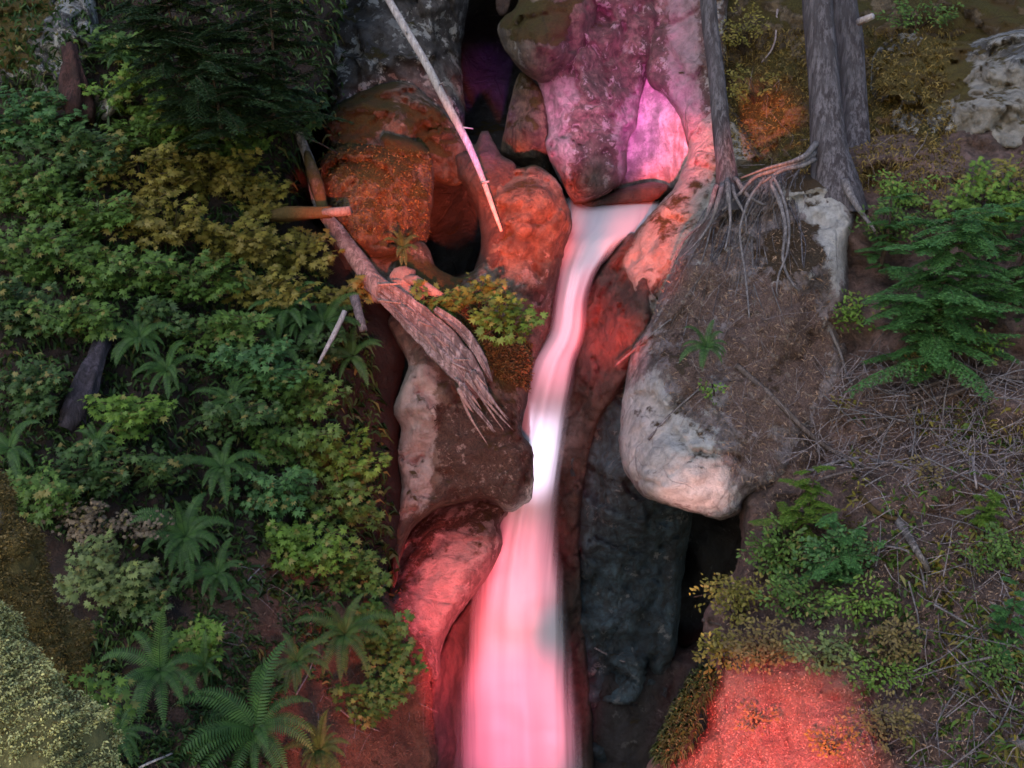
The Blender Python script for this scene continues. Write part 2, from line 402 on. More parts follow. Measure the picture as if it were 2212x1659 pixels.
# ------------------------------------------------------------------ ground and back cliffs
dL = tps([(-600, -100, 15.5), (0, 0, 15.2), (300, 0, 15.4), (650, 0, 16.0), (0, 400, 13.8), (400, 400, 14.2), (650, 420, 15.2), (0, 800, 12.2), (400, 800, 12.8), (750, 700, 14.2), (830, 900, 14.2),
          (0, 1200, 10.8), (400, 1200, 11.4), (830, 1150, 13.4), (0, 1659, 9.2), (400, 1659, 9.6), (880, 1500, 12.2), (880, 1659, 11.8), (500, 2000, 8.8), (-600, 1659, 9.0), (-600, 800, 12), (900, 2100, 11)])
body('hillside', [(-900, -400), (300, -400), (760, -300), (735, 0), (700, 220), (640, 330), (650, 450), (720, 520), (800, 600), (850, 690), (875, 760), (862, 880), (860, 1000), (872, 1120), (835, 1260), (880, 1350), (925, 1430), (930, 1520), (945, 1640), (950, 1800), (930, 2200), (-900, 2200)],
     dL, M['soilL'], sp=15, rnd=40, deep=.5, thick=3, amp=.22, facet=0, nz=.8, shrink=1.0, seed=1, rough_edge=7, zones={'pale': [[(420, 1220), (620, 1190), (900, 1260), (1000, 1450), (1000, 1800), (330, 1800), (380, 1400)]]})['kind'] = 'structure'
dR = tps([(1850, 430, 13.9), (2212, 400, 13.4), (1850, 800, 13.0), (2212, 800, 12.0), (1640, 1050, 12.6), (1850, 1050, 12.0), (2212, 1200, 10.6), (1620, 1200, 12.2), (1560, 1300, 11.9), (1560, 1480, 11.2), (1720, 1400, 11.0), (1900, 1400, 10.8),
          (1580, 1659, 10.6), (1850, 1659, 10.0), (2212, 1659, 9.4), (3000, 1659, 9), (3000, 600, 12), (1450, 1700, 11.0), (1700, 2100, 9.4)])
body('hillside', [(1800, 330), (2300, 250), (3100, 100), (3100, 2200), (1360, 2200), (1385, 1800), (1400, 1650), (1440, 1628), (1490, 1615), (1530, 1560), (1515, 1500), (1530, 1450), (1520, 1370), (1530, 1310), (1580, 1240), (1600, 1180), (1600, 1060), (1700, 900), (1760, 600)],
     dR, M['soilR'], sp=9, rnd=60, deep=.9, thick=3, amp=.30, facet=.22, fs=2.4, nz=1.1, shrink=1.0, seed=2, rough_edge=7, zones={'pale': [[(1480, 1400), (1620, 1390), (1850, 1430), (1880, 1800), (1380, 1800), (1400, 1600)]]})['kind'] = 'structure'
dT = tps([(1420, -100, 17.8), (1500, 200, 17.2), (1560, 400, 16.4), (1700, 0, 17.2), (1700, 300, 16), (1900, 0, 16.6), (1900, 300, 15.2), (2212, 0, 16), (2212, 300, 14.6), (1800, 480, 15), (2000, 600, 14.8), (3000, 0, 16), (3000, 700, 14.5)])
body('hillside', [(1500, -400), (3100, -400), (3100, 900), (1900, 900), (1600, 700), (1520, 480), (1490, 330), (1520, 200), (1500, 0)], dT, M['mossy'], sp=12, rnd=60, deep=.8, thick=2.5, amp=.28, facet=.3, fs=1.0, shrink=1.0, seed=3,
     zones={'soil': [[(1520, 180), (1740, 150), (1740, 400), (1560, 430)], [(1850, 230), (2050, 260), (2050, 420), (1850, 420)]]})['kind'] = 'structure'
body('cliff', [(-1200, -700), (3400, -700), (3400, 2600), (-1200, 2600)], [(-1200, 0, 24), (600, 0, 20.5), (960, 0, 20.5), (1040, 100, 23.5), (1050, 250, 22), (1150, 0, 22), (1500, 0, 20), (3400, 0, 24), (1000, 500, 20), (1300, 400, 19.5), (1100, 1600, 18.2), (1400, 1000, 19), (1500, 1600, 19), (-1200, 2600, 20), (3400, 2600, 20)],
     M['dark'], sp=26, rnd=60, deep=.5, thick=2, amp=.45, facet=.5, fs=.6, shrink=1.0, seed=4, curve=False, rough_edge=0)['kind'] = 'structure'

# ------------------------------------------------------------------ rocks, each a thing
def rk(label, outline, ctrl, mat, **k):
    cat = k.pop('cat', 'rock'); nm = k.pop('name', 'rock'); grp = k.pop('group', None)
    k.setdefault('seed', len(label) % 17 + len(outline)*.37)
    return tag(body(nm, outline, ctrl, M[mat], **k), label, cat, grp)
rk('dark bluish grey rock face with cracks behind the thin pale pole', [(690, -120), (1000, -120), (1003, 60), (996, 130), (1005, 240), (990, 300), (900, 330), (760, 320), (700, 200)],
   [(700, 0, 18.4), (850, 50, 18.2), (980, 100, 18.6), (850, 250, 17.6), (1000, 300, 18), (700, 300, 17.4)], 'grey', name='rock', cat='rock face', facet=.55, fs=1.1, amp=.2)
rk('dim reddish rock slab at the top edge above the dark cleft', [(1078, -120), (1120, -120), (1100, 10), (1085, 35), (1072, 20), (1070, -40)], [(1090, 0, 18.6), (1100, -50, 18.7), (1075, 20, 18.8)], 'wet', thick=1, rnd=15, deep=.2)
rk('large brown overhanging boulder cap at the top of the gorge', [(1150, -120), (1118, 5), (1086, 38), (1074, 63), (1084, 97), (1100, 120), (1122, 148), (1165, 178), (1205, 172), (1245, 150), (1268, 112), (1276, 80), (1290, 20), (1300, -120)],
   [(1150, 0, 16.6), (1090, 60, 16.8), (1170, 100, 16.3), (1260, 90, 16.8), (1200, 170, 16.9)], 'brown', name='boulder', cat='boulder', facet=.45, fs=1.3, rnd=45, deep=.5, zones={'moss': [[(1085, 0), (1250, -30), (1260, 60), (1180, 110), (1090, 90)]]})
rk('tall pink lit rock tongue hanging over the small pool', [(1110, 118), (1150, 160), (1167, 187), (1177, 233), (1184, 283), (1180, 320), (1197, 367), (1224, 417), (1247, 440), (1290, 430), (1324, 410), (1350, 383), (1354, 333), (1360, 300), (1377, 267), (1381, 217), (1395, 180), (1404, 150), (1425, 100), (1440, 0), (1440, -120), (1240, -120), (1170, 60)],
   [(1200, 100, 17.0), (1190, 250, 17.2), (1250, 250, 16.7), (1240, 400, 16.8), (1340, 300, 17.0), (1320, 380, 16.9), (1380, 150, 17.4), (1330, 0, 17.2), (1420, 0, 17.6)], 'lichen', name='rock', facet=.6, fs=1.7, amp=.18, rnd=40, deep=.7, zones={'pale': [[(1170, 180), (1235, 170), (1250, 215), (1215, 250), (1235, 330), (1225, 420), (1180, 330), (1175, 240)], [(1330, 260), (1385, 180), (1370, 330), (1340, 400)]]})
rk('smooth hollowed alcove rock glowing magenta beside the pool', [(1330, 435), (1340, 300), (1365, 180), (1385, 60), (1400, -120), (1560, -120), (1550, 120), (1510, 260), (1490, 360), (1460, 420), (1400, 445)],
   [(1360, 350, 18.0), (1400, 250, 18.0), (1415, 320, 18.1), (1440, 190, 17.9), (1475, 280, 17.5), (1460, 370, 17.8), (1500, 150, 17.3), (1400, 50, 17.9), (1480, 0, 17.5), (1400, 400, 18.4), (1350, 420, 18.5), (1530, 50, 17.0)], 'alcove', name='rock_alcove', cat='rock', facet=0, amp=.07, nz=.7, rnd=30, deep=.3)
rk('small dark log sized stone wedged under the hanging rock tongue', [(1255, 440), (1300, 425), (1350, 405), (1400, 395), (1445, 400), (1440, 425), (1380, 440), (1310, 446), (1270, 450)], [(1260, 440, 17.3), (1350, 420, 17.4), (1440, 410, 17.5)], 'wet', rnd=14, deep=.3, thick=.8, facet=.2, sp=5)
rk('olive mossy rock fin standing in the dark cleft', [(1122, 158), (1150, 172), (1172, 205), (1182, 260), (1186, 330), (1190, 372), (1150, 372), (1085, 335), (1092, 280), (1104, 215)], [(1130, 180, 18.0), (1160, 300, 17.9), (1100, 320, 18.4), (1180, 340, 18.3)], 'mossy', rnd=30, deep=.4, thick=1, facet=.3)
rk('dark brown mossy ridge of rock above the orange boulder', [(700, 260), (760, 205), (830, 182), (880, 178), (930, 215), (965, 250), (1000, 290), (1035, 330), (1030, 380), (985, 400), (935, 390), (850, 350), (740, 340)],
   [(720, 280, 16.4), (850, 210, 16.8), (850, 320, 15.9), (960, 300, 16.5), (1020, 350, 16.3), (950, 380, 16.2)], 'brown', facet=.7, fs=1.8, amp=.22, rnd=30, zones={'moss': [[(720, 240), (830, 180), (850, 250), (740, 330)], [(870, 230), (960, 250), (960, 330), (900, 320)]]})
rk('purple tinged dark rock leaning behind the orange boulder', [(820, 300), (870, 296), (915, 312), (934, 345), (937, 410), (930, 480), (915, 530), (870, 520), (850, 420)], [(850, 310, 15.5), (925, 350, 15.6), (920, 480, 15.5), (870, 400, 15.3)], 'brown', rnd=25, deep=.4, thick=1.4, facet=.3, zones={'moss': [[(820, 290), (930, 300), (930, 360), (840, 360)]]})
rk('rounded orange mossy boulder left of the black hollow', [(695, 345), (730, 320), (800, 312), (848, 325), (888, 350), (903, 385), (922, 412), (928, 445), (916, 495), (900, 522), (860, 545), (800, 560), (740, 520), (712, 450), (696, 400)],
   [(700, 380, 15.0), (780, 330, 15.2), (860, 380, 14.8), (915, 440, 14.9), (800, 450, 14.4), (760, 520, 14.6), (880, 520, 14.8)], 'mossy', name='boulder', cat='boulder', rnd=45, deep=.5, facet=.6, fs=1.8, amp=.18, thick=1.6)
rk('reddish brown rock under the orange boulder beside the hollow', [(715, 505), (790, 540), (860, 535), (905, 520), (930, 545), (945, 580), (1000, 600), (1030, 590), (1040, 640), (980, 680), (880, 660), (800, 640), (740, 580)], [(740, 530, 14.9), (850, 560, 14.9), (930, 600, 14.8), (1010, 620, 14.9), (880, 640, 14.6)], 'brown', rnd=30, deep=.4, thick=1.5, facet=.35, zones={'moss': [[(860, 560), (1000, 600), (1000, 660), (860, 640)]]})
rk('red glowing rock column between black hollow and lip boulder', [(985, 335), (1018, 325), (1040, 284), (1055, 282), (1066, 305), (1082, 335), (1115, 358), (1120, 430), (1095, 520), (1080, 590), (1040, 610), (1020, 600), (1038, 540), (1035, 480), (1012, 420), (990, 380)],
   [(1000, 350, 16.0), (1050, 300, 16.0), (1050, 400, 15.5), (1090, 380, 15.7), (1070, 500, 15.3), (1045, 560, 15.4), (1030, 450, 15.9)], 'wet', rnd=26, deep=.5, thick=1.8, facet=.25)
rk('bright orange red boulder at the left lip of the waterfall', [(1060, 400), (1088, 370), (1124, 362), (1157, 356), (1182, 370), (1210, 400), (1222, 430), (1234, 467), (1234, 497), (1224, 530), (1214, 600), (1200, 690), (1182, 770), (1160, 830), (1130, 900), (1060, 800), (1020, 720), (985, 680), (960, 640), (1000, 600), (1045, 560), (1062, 490)],
   [(1080, 400, 15.4), (1150, 380, 15.4), (1160, 450, 14.9), (1220, 450, 15.2), (1225, 500, 15.5), (1130, 560, 15.0), (1190, 600, 15.6), (1180, 700, 15.7), (1100, 700, 15.2), (1020, 660, 14.8), (1060, 540, 14.9), (1140, 850, 15.6)], 'brown', name='boulder', cat='boulder', rnd=34, deep=.6, facet=.5, fs=1.7, amp=.17)
rk('thick left slab with moss crown overhanging the falling water', [(835, 700), (880, 660), (950, 640), (1030, 670), (1080, 700), (1120, 730), (1142, 765), (1147, 815), (1140, 860), (1126, 930), (1150, 966), (1153, 1010), (1149, 1078), (1130, 1092), (1098, 1106), (1055, 1080), (1000, 1084), (935, 1104), (890, 1145), (866, 1200), (850, 1270), (845, 1150), (866, 1060), (858, 980), (866, 930), (850, 885), (868, 830), (880, 780)],
   [(850, 720, 14.2), (950, 680, 14.3), (1080, 740, 14.3), (1130, 820, 14.4), (1050, 850, 13.9), (900, 850, 13.7), (870, 950, 13.8), (1000, 1000, 13.6), (1120, 1000, 13.5), (1140, 1070, 13.6), (1000, 1075, 13.7), (880, 1130, 13.7), (855, 1220, 13.6)], 'brown', name='rock_slab', cat='rock', rnd=40, deep=.7, facet=.5, fs=1.3, amp=.17, thick=1.6,
   zones={'pale': [[(870, 770), (905, 790), (940, 800), (945, 900), (930, 1000), (925, 1080), (890, 1110), (862, 1120), (870, 960), (850, 885)], [(975, 960), (1010, 950), (1010, 1010), (985, 1020)]], 'moss': [[(900, 640), (1050, 660), (1150, 760), (1150, 840), (1090, 850), (1000, 740), (920, 700)]], 'soil': [[(940, 880), (1100, 860), (1160, 980), (1150, 1100), (940, 1090)]]})
rk('blotchy red rock with pale crusts below the left slab', [(872, 1170), (915, 1112), (985, 1075), (1055, 1068), (1100, 1098), (1082, 1135), (1086, 1175), (1064, 1228), (1022, 1290), (985, 1338), (955, 1395), (945, 1470), (900, 1440), (840, 1370), (835, 1290), (850, 1230)],
   [(870, 1220, 14.6), (950, 1120, 15.0), (1060, 1100, 15.0), (1070, 1180, 14.7), (980, 1220, 14.3), (960, 1350, 14.1), (870, 1330, 13.8), (920, 1430, 13.6)], 'pale', rnd=34, deep=.5, facet=.25, fs=1.1, thick=1.2,
   zones={'pale': [[(905, 1230), (960, 1180), (1050, 1160), (1050, 1200), (1000, 1230), (985, 1290), (940, 1370), (900, 1340)]], 'soil': [[(880, 1170), (940, 1110), (1090, 1090), (1080, 1140), (960, 1150), (900, 1230)]]})
rk('smooth deep red water worn wall left of the lower fall', [(1100, 1130), (1086, 1180), (1062, 1232), (1020, 1292), (980, 1345), (950, 1400), (930, 1460), (928, 1560), (934, 1640), (930, 1950), (1120, 1950), (1150, 1600), (1150, 1300), (1140, 1130)],
   [(1080, 1200, 15.9), (1000, 1330, 15.7), (950, 1450, 14.9), (940, 1600, 14.6), (1000, 1500, 15.8), (1060, 1500, 16.4), (1100, 1300, 16.4), (1060, 1900, 16.2), (940, 1900, 14.6), (1000, 1700, 15.8)], 'smooth', facet=0, amp=.10, nz=.8, rnd=26, deep=.4, thick=1.5)
rk('dark red channel wall right of the falling water', [(1368, 505), (1330, 540), (1290, 590), (1262, 640), (1250, 700), (1240, 770), (1226, 850), (1208, 930), (1196, 1030), (1192, 1150), (1202, 1250), (1215, 1350), (1225, 1500), (1235, 1700), (1240, 1950), (1290, 1950), (1275, 1500), (1255, 1300), (1255, 1100), (1285, 930), (1345, 830), (1400, 720), (1400, 600)],
   [(1345, 535, 15.9), (1280, 650, 15.8), (1340, 640, 15.1), (1330, 780, 15.1), (1250, 820, 15.8), (1215, 1000, 15.9), (1210, 1150, 15.95), (1260, 1100, 15.8), (1230, 1400, 16.2), (1270, 1400, 16.4), (1240, 1700, 16.3), (1270, 950, 15.6)], 'wet', name='rock_wall', cat='rock', rnd=18, deep=.35, facet=.65, fs=1.5, amp=.16)
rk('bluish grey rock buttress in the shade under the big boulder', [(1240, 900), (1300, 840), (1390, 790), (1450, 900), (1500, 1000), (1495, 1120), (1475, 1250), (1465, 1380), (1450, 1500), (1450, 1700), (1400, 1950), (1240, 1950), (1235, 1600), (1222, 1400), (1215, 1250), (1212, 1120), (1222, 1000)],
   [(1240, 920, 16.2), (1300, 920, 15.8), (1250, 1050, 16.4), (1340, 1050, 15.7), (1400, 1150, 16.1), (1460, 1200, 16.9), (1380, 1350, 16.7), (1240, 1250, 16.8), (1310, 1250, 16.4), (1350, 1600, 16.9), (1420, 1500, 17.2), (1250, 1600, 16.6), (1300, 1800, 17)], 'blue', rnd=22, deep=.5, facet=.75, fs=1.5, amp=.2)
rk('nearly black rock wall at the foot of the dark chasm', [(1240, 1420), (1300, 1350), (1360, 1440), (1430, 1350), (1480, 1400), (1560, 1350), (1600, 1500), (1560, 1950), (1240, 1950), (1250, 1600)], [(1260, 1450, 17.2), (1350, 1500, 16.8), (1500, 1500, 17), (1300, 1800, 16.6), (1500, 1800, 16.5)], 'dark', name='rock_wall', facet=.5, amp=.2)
rk('smooth salmon red rock ledge right of the stream lip', [(1350, 530), (1400, 468), (1450, 412), (1480, 350), (1500, 270), (1545, 200), (1600, 260), (1640, 330), (1700, 380), (1600, 440), (1520, 500), (1480, 560), (1450, 640), (1415, 690), (1385, 700), (1368, 640), (1342, 580)],
   [(1360, 545, 15.7), (1400, 620, 15.0), (1420, 500, 15.5), (1470, 420, 15.9), (1500, 330, 16.2), (1550, 250, 16.6), (1560, 400, 15.4), (1650, 360, 15.6), (1450, 580, 14.9), (1400, 680, 14.8)], 'brown', name='rock_ledge', cat='rock', rnd=24, deep=.4, facet=.4, fs=1.3, zones={'pale': [[(1350, 570), (1400, 470), (1460, 400), (1500, 260), (1560, 230), (1620, 340), (1540, 470), (1470, 560), (1420, 670), (1385, 680)]]})
rk('pinkish lichen spotted cliff strip left of the thinner trunk', [(1395, -120), (1560, -120), (1570, 60), (1560, 200), (1530, 290), (1495, 330), (1482, 300), (1466, 250), (1440, 212), (1408, 188), (1395, 150), (1402, 60)], [(1480, 0, 17.2), (1540, 0, 16.9), (1500, 200, 16.9), (1540, 200, 16.7), (1490, 310, 16.7)], 'lichen', name='rock', cat='rock face', rnd=24, deep=.4, facet=.4, zones={'pale': [[(1440, -50), (1500, -50), (1515, 260), (1480, 300), (1450, 200)]]})
BO = tps([(1560, 450, 14.0), (1700, 380, 13.8), (1830, 430, 13.7), (1600, 600, 13.2), (1760, 600, 13.0), (1830, 700, 13.3), (1470, 620, 13.7), (1400, 780, 13.3), (1370, 900, 13.1), (1600, 850, 12.6), (1780, 900, 12.8), (1450, 950, 12.5), (1550, 1050, 12.2), (1380, 1030, 12.7), (1700, 1000, 12.5), (1560, 1110, 12.3)])
rk('huge pale boulder draped with soil and hanging roots under the trees', [(1545, 445), (1590, 402), (1640, 376), (1700, 358), (1740, 360), (1772, 376), (1812, 402), (1852, 432), (1850, 480), (1832, 560), (1838, 650), (1832, 720), (1842, 800), (1812, 900), (1760, 980), (1690, 1040), (1610, 1080), (1600, 1105), (1560, 1122), (1500, 1108), (1420, 1085), (1380, 1062), (1347, 1012), (1338, 950), (1346, 850), (1368, 755), (1400, 700), (1440, 605), (1472, 542), (1510, 482)],
   BO, 'boulder', name='boulder', cat='boulder', sp=7, rnd=36, deep=.7, thick=2.6, amp=.17, facet=.28, fs=1.2, seed=12.9,
   zones={'soil': [[(1440, 600), (1520, 540), (1600, 560), (1560, 700), (1480, 760), (1400, 740)], [(1560, 640), (1640, 590), (1770, 640), (1800, 760), (1760, 900), (1650, 950), (1560, 900)], [(1480, 720), (1560, 700), (1540, 860), (1500, 900), (1430, 760)], [(1500, 500), (1560, 450), (1580, 520), (1500, 580)], [(1600, 930), (1700, 940), (1640, 1050), (1580, 1010)]], 'moss': [[(1720, 365), (1765, 380), (1750, 420), (1715, 400)], [(1640, 520), (1740, 480), (1770, 560), (1680, 620)]], 'pale': [[(1348, 850), (1420, 800), (1450, 880), (1540, 950), (1600, 1080), (1540, 1110), (1400, 1070), (1345, 1000)], [(1700, 380), (1800, 400), (1840, 480), (1810, 640), (1790, 560), (1740, 460), (1690, 420)]]})
rk('lichen covered mossy outcrop on the upper right slope', [(1880, 130), (1960, 60), (2080, 90), (2212, 60), (2320, 100), (2380, 300), (2320, 560), (2230, 640), (2150, 560), (2080, 400), (1990, 330), (1900, 260)],
   [(1900, 180, 15.4), (2000, 120, 15.4), (2000, 280, 14.7), (2150, 200, 14.5), (2150, 400, 13.9), (2212, 550, 13.6), (2300, 300, 14)], 'cliff', name='outcrop', cat='outcrop', facet=.8, fs=1.5, amp=.25, zones={'moss': [[(1880, 130), (2080, 60), (2080, 200), (1900, 260)]], 'pale': [[(2030, 140), (2150, 120), (2300, 200), (2240, 430), (2120, 400), (2060, 250)], [(2090, 430), (2220, 440), (2220, 560), (2130, 530)]]})
rk('wedge shaped mossy rock below the outcrop on the right', [(1900, 400), (1950, 330), (2000, 260), (2060, 330), (2110, 420), (2120, 560), (2060, 640), (1950, 620), (1900, 500)], [(1920, 420, 14.3), (2000, 340, 14.0), (2080, 450, 13.8), (2000, 560, 13.7)], 'mossy', facet=.4, zones={'soil': [[(1900, 330), (1980, 330), (1960, 420), (1900, 440)]]})
rk('grey lichen streaked rock face in the upper left corner', [(-150, -120), (80, -120), (200, -60), (225, 60), (215, 150), (190, 230), (120, 240), (60, 190), (-40, 220), (-150, 200)], [(0, 0, 15.0), (150, 0, 15.0), (120, 150, 14.4), (200, 180, 14.6), (-100, 100, 14.6)], 'cliff', name='rock', cat='rock face', facet=.45, fs=1.6, amp=.15, zones={'moss': [[(-100, -100), (120, -80), (60, 160), (-100, 200)]]})
rk('small grey rock with a dark undercut among the left shrubs', [(185, 205), (205, 192), (240, 195), (255, 215), (250, 240), (225, 262), (200, 250), (188, 230)], [(200, 210, 14.2), (240, 220, 14.1)], 'cliff', sp=5, rnd=15, deep=.3, thick=.6, zones={'pale': [[(185, 190), (245, 190), (240, 215), (190, 215)]]})
rk('loose purple grey stone on the lower right slope', [(2062, 1445), (2085, 1432), (2108, 1440), (2122, 1462), (2120, 1480), (2100, 1492), (2072, 1480)], [(2085, 1450, 9.95), (2110, 1475, 9.9)], 'pale', name='stone', cat='stone', sp=4, rnd=20, deep=.18, thick=.3, facet=.1, amp=.03, rough_edge=1.5)
rk('pink stone in the bottom right corner', [(2135, 1620), (2165, 1600), (2200, 1595), (2240, 1620), (2240, 1700), (2150, 1700), (2130, 1655)], [(2150, 1630, 9.2), (2200, 1650, 9.1)], 'pale', name='stone', cat='stone', sp=5, rnd=26, deep=.25, thick=.4, facet=.15, amp=.04)

# ------------------------------------------------------------------ the waterfall and the pool above it
def water(name, rows, dfun, bulge, n=26, label=None):
    rows = np.array(rows, float); t = np.linspace(0, 1, len(rows)); tt = np.linspace(0, 1, len(rows)*9)
    sm = catmull(rows, 14, closed=False)
    V = []; E = []; UVs = []; Fs = []; L = 0
    for i, (v, l, r, d) in enumerate(sm):
        if i: L += abs(v-sm[i-1][0])*PX(d)
        for j in range(n+1):
            s = -1+2*j/n; u = (l+r)/2+(r-l)/2*s
            dep = d - bulge*(1-s*s)*float(sstep(np.array(v), 480, 640)) + .035*noise.noise(Vector((u*.012, v*.03, 2))) + .05*noise.noise(Vector((s*4, L*.5, 1)))
            V.append(P(u, v, dep)); E.append(1-abs(s)); UVs.append((s*.5*(r-l)*PX(d), L))
    for i in range(len(sm)-1):
        for j in range(n):
            a = i*(n+1)+j; Fs.append((a, a+1, a+n+2, a+n+1))
    o = mesh_obj(name, V, Fs, M['water'])
    at = o.data.attributes.new('edge', 'FLOAT', 'POINT'); at.data.foreach_set('value', np.array(E, np.float32))
    ul = o.data.uv_layers.new(name='UVMap'); li = np.zeros(len(o.data.loops), np.int32); o.data.loops.foreach_get('vertex_index', li)
    ul.data.foreach_set('uv', np.array(UVs, np.float32)[li].ravel())
    o['kind'] = 'structure'; return o
wt = water('waterfall', [(428, 1205, 1450, 18.2), (440, 1200, 1448, 17.6), (458, 1200, 1440, 17.1), (480, 1202, 1425, 16.72), (500, 1205, 1395, 16.45), (520, 1206, 1352, 16.22), (545, 1204, 1326, 16.08), (580, 1200, 1298, 15.98), (612, 1197, 1283, 15.93), (650, 1192, 1272, 15.9), (712, 1184, 1268, 15.88), (750, 1165, 1260, 15.85), (780, 1146, 1249, 15.82), (845, 1122, 1240, 15.75),
      (900, 1110, 1230, 15.7), (950, 1104, 1222, 15.7), (1020, 1092, 1213, 15.7), (1100, 1070, 1210, 15.68), (1160, 1052, 1211, 15.65), (1210, 1036, 1216, 15.62), (1306, 1008, 1230, 15.55), (1406, 994, 1243, 15.5), (1480, 984, 1250, 15.5), (1560, 978, 1261, 15.45), (1659, 970, 1274, 15.4), (1800, 958, 1290, 15.3), (2000, 945, 1305, 15.2)], None, .32)

# ------------------------------------------------------------------ tubes: trunks, logs, sticks
def tube(pts, radii, k=10, rough=.08, seed=0, caps=True, sq=1.0):
    """pts world points; returns V,F"""
    pts = np.array(pts, float); n = len(pts); V = []; F = []
    tan = np.gradient(pts, axis=0); tan /= np.linalg.norm(tan, axis=1)[:, None]+1e-9
    ref = np.array([0, 1.0, 0]) if abs(tan[0][1]) < .9 else np.array([1.0, 0, 0])
    for i in range(n):
        a = np.cross(tan[i], ref); a /= np.linalg.norm(a)+1e-9; b = np.cross(tan[i], a)
        for j in range(k):
            an = 2*math.pi*j/k
            r = radii[i]*(1+rough*noise.noise(Vector((math.cos(an)*1.7+seed, math.sin(an)*1.7, i*.35+seed))))
            V.append(pts[i]+a*math.cos(an)*r+b*math.sin(an)*r*sq)
    for i in range(n-1):
        for j in range(k):
            F.append((i*k+j, i*k+(j+1) % k, (i+1)*k+(j+1) % k, (i+1)*k+j))
    if caps: F.append(tuple(range(k-1, -1, -1))); F.append(tuple((n-1)*k+j for j in range(k)))
    return np.array(V), F
def path(ctrl, step=.15, wob=0.0, seed=0):
    """ctrl (u,v,d,radius in frame units) -> points, radii"""
    W3 = [np.append(P(u, v, d), r*PX(d)) for u, v, d, r in ctrl]
    c = catmull(W3, step, closed=False)
    p = c[:, :3].copy(); 
    if wob:
        for i in range(1, len(p)-1): p[i] += np.array(noise.noise_vector(Vector(p[i])*1.6+Vector((seed, 0, 0))))*wob
    return p, np.maximum(c[:, 3], .0015)
def stick(name, ctrl, mat, parent=None, k=7, step=.15, wob=.02, seed=0, rough=.15, sq=1.0):
    p, r = path(ctrl, step, wob, seed); V, F = tube(p, r, k, rough, seed, True, sq)
    return mesh_obj(name, V, F, M[mat], parent, origin=p[0] if parent is None else None)

def trunk_tree(label, ctrl, roots, group=None, stubs=()):
    base = P(*ctrl[-1][:3]); t = tag(empty('conifer_tree', base), label, 'tree', group)
    p, r = path(ctrl, .12, .01); k = 40; r = r*.92
    tan = np.gradient(p, axis=0); V = []; F = []
    for i in range(len(p)):
        for j in range(k):
            an = 2*math.pi*j/k; h = p[i][2]
            rr = r[i]*(1+.05*noise.noise(Vector((math.cos(an)*6, math.sin(an)*6, h*.6)))+.09*noise.noise(Vector((math.cos(an)*2, math.sin(an)*2, h*.35))))
            V.append(p[i]+np.array([math.cos(an)*rr, math.sin(an)*rr, 0]))
    for i in range(len(p)-1):
        for j in range(k): F.append((i*k+j, (i+1)*k+j, (i+1)*k+(j+1) % k, i*k+(j+1) % k))
    mesh_obj('trunk', V, F, M['bark'], t)
    for i, rc in enumerate(roots): stick('root', rc, 'root', t, step=.08, wob=.03, seed=i, k=8, rough=.3)
    for rc in stubs: stick('branch_stub', rc, 'pole', t)
    return t
trunk_tree('thinner grey conifer trunk at the left edge of the boulder', [(1513, -300, 13.9, 18), (1530, 0, 13.9, 19), (1545, 150, 13.9, 20), (1558, 280, 13.9, 22), (1567, 350, 13.9, 24), (1571, 400, 13.9, 29), (1570, 450, 13.9, 34)],
   [[(1588, 385, 13.75, 5), (1603, 415, 13.6, 5), (1630, 432, 13.55, 3), (1655, 442, 13.6, 2)], [(1560, 400, 13.65, 6), (1550, 430, 13.5, 5), (1536, 470, 13.6, 3.5), (1505, 520, 13.6, 2.5), (1468, 560, 13.6, 2)], [(1570, 390, 13.65, 6), (1575, 430, 13.5, 5), (1578, 480, 13.45, 3), (1566, 540, 13.3, 2)],
    [(1548, 400, 13.8, 6), (1538, 440, 13.75, 5), (1518, 480, 13.75, 3), (1478, 520, 13.75, 2.5), (1445, 590, 13.7, 1.5)], [(1582, 400, 13.7, 5), (1590, 430, 13.5, 4), (1610, 470, 13.45, 2), (1612, 510, 13.4, 1)]], 'trees standing on the boulder')
trunk_tree('thick grey conifer trunk rooted at the right of the boulder', [(1757, -300, 13.9, 34), (1765, 0, 13.9, 35), (1773, 100, 13.9, 36), (1780, 200, 13.9, 38), (1787, 300, 13.9, 43), (1796, 350, 13.9, 50), (1805, 400, 13.9, 60), (1812, 450, 13.9, 66)],
   [[(1758, 330, 13.75, 8), (1722, 352, 13.55, 7), (1680, 368, 13.5, 5), (1630, 382, 13.55, 4), (1600, 412, 13.55, 3.5), (1560, 455, 13.6, 2.5)],
    [(1678, 378, 13.45, 3), (1662, 392, 13.4, 4.5), (1682, 430, 13.25, 4.5), (1697, 490, 13.1, 4), (1692, 560, 13.0, 3), (1702, 600, 12.95, 3), (1726, 628, 12.9, 2)],
    [(1668, 378, 13.45, 3), (1688, 420, 13.3, 3.5), (1700, 480, 13.15, 3.5), (1699, 540, 13.05, 2.5), (1684, 590, 12.95, 2.5), (1680, 640, 12.9, 1.5)],
    [(1650, 385, 13.5, 3), (1617, 430, 13.45, 3), (1600, 480, 13.4, 2.5), (1598, 520, 13.3, 2.5), (1610, 600, 13.15, 2.5), (1617, 680, 12.95, 2), (1616, 720, 12.9, 1.5)],
    [(1825, 390, 13.6, 10), (1845, 430, 13.45, 8), (1866, 465, 13.3, 5), (1890, 500, 13.2, 3)],
    [(1762, 310, 13.7, 7), (1738, 334, 13.5, 6), (1700, 352, 13.45, 4), (1655, 366, 13.5, 3), (1600, 385, 13.6, 2)], [(1760, 345, 13.65, 6), (1730, 360, 13.5, 5), (1690, 366, 13.45, 4), (1640, 398, 13.5, 2)]], 'trees standing on the boulder')
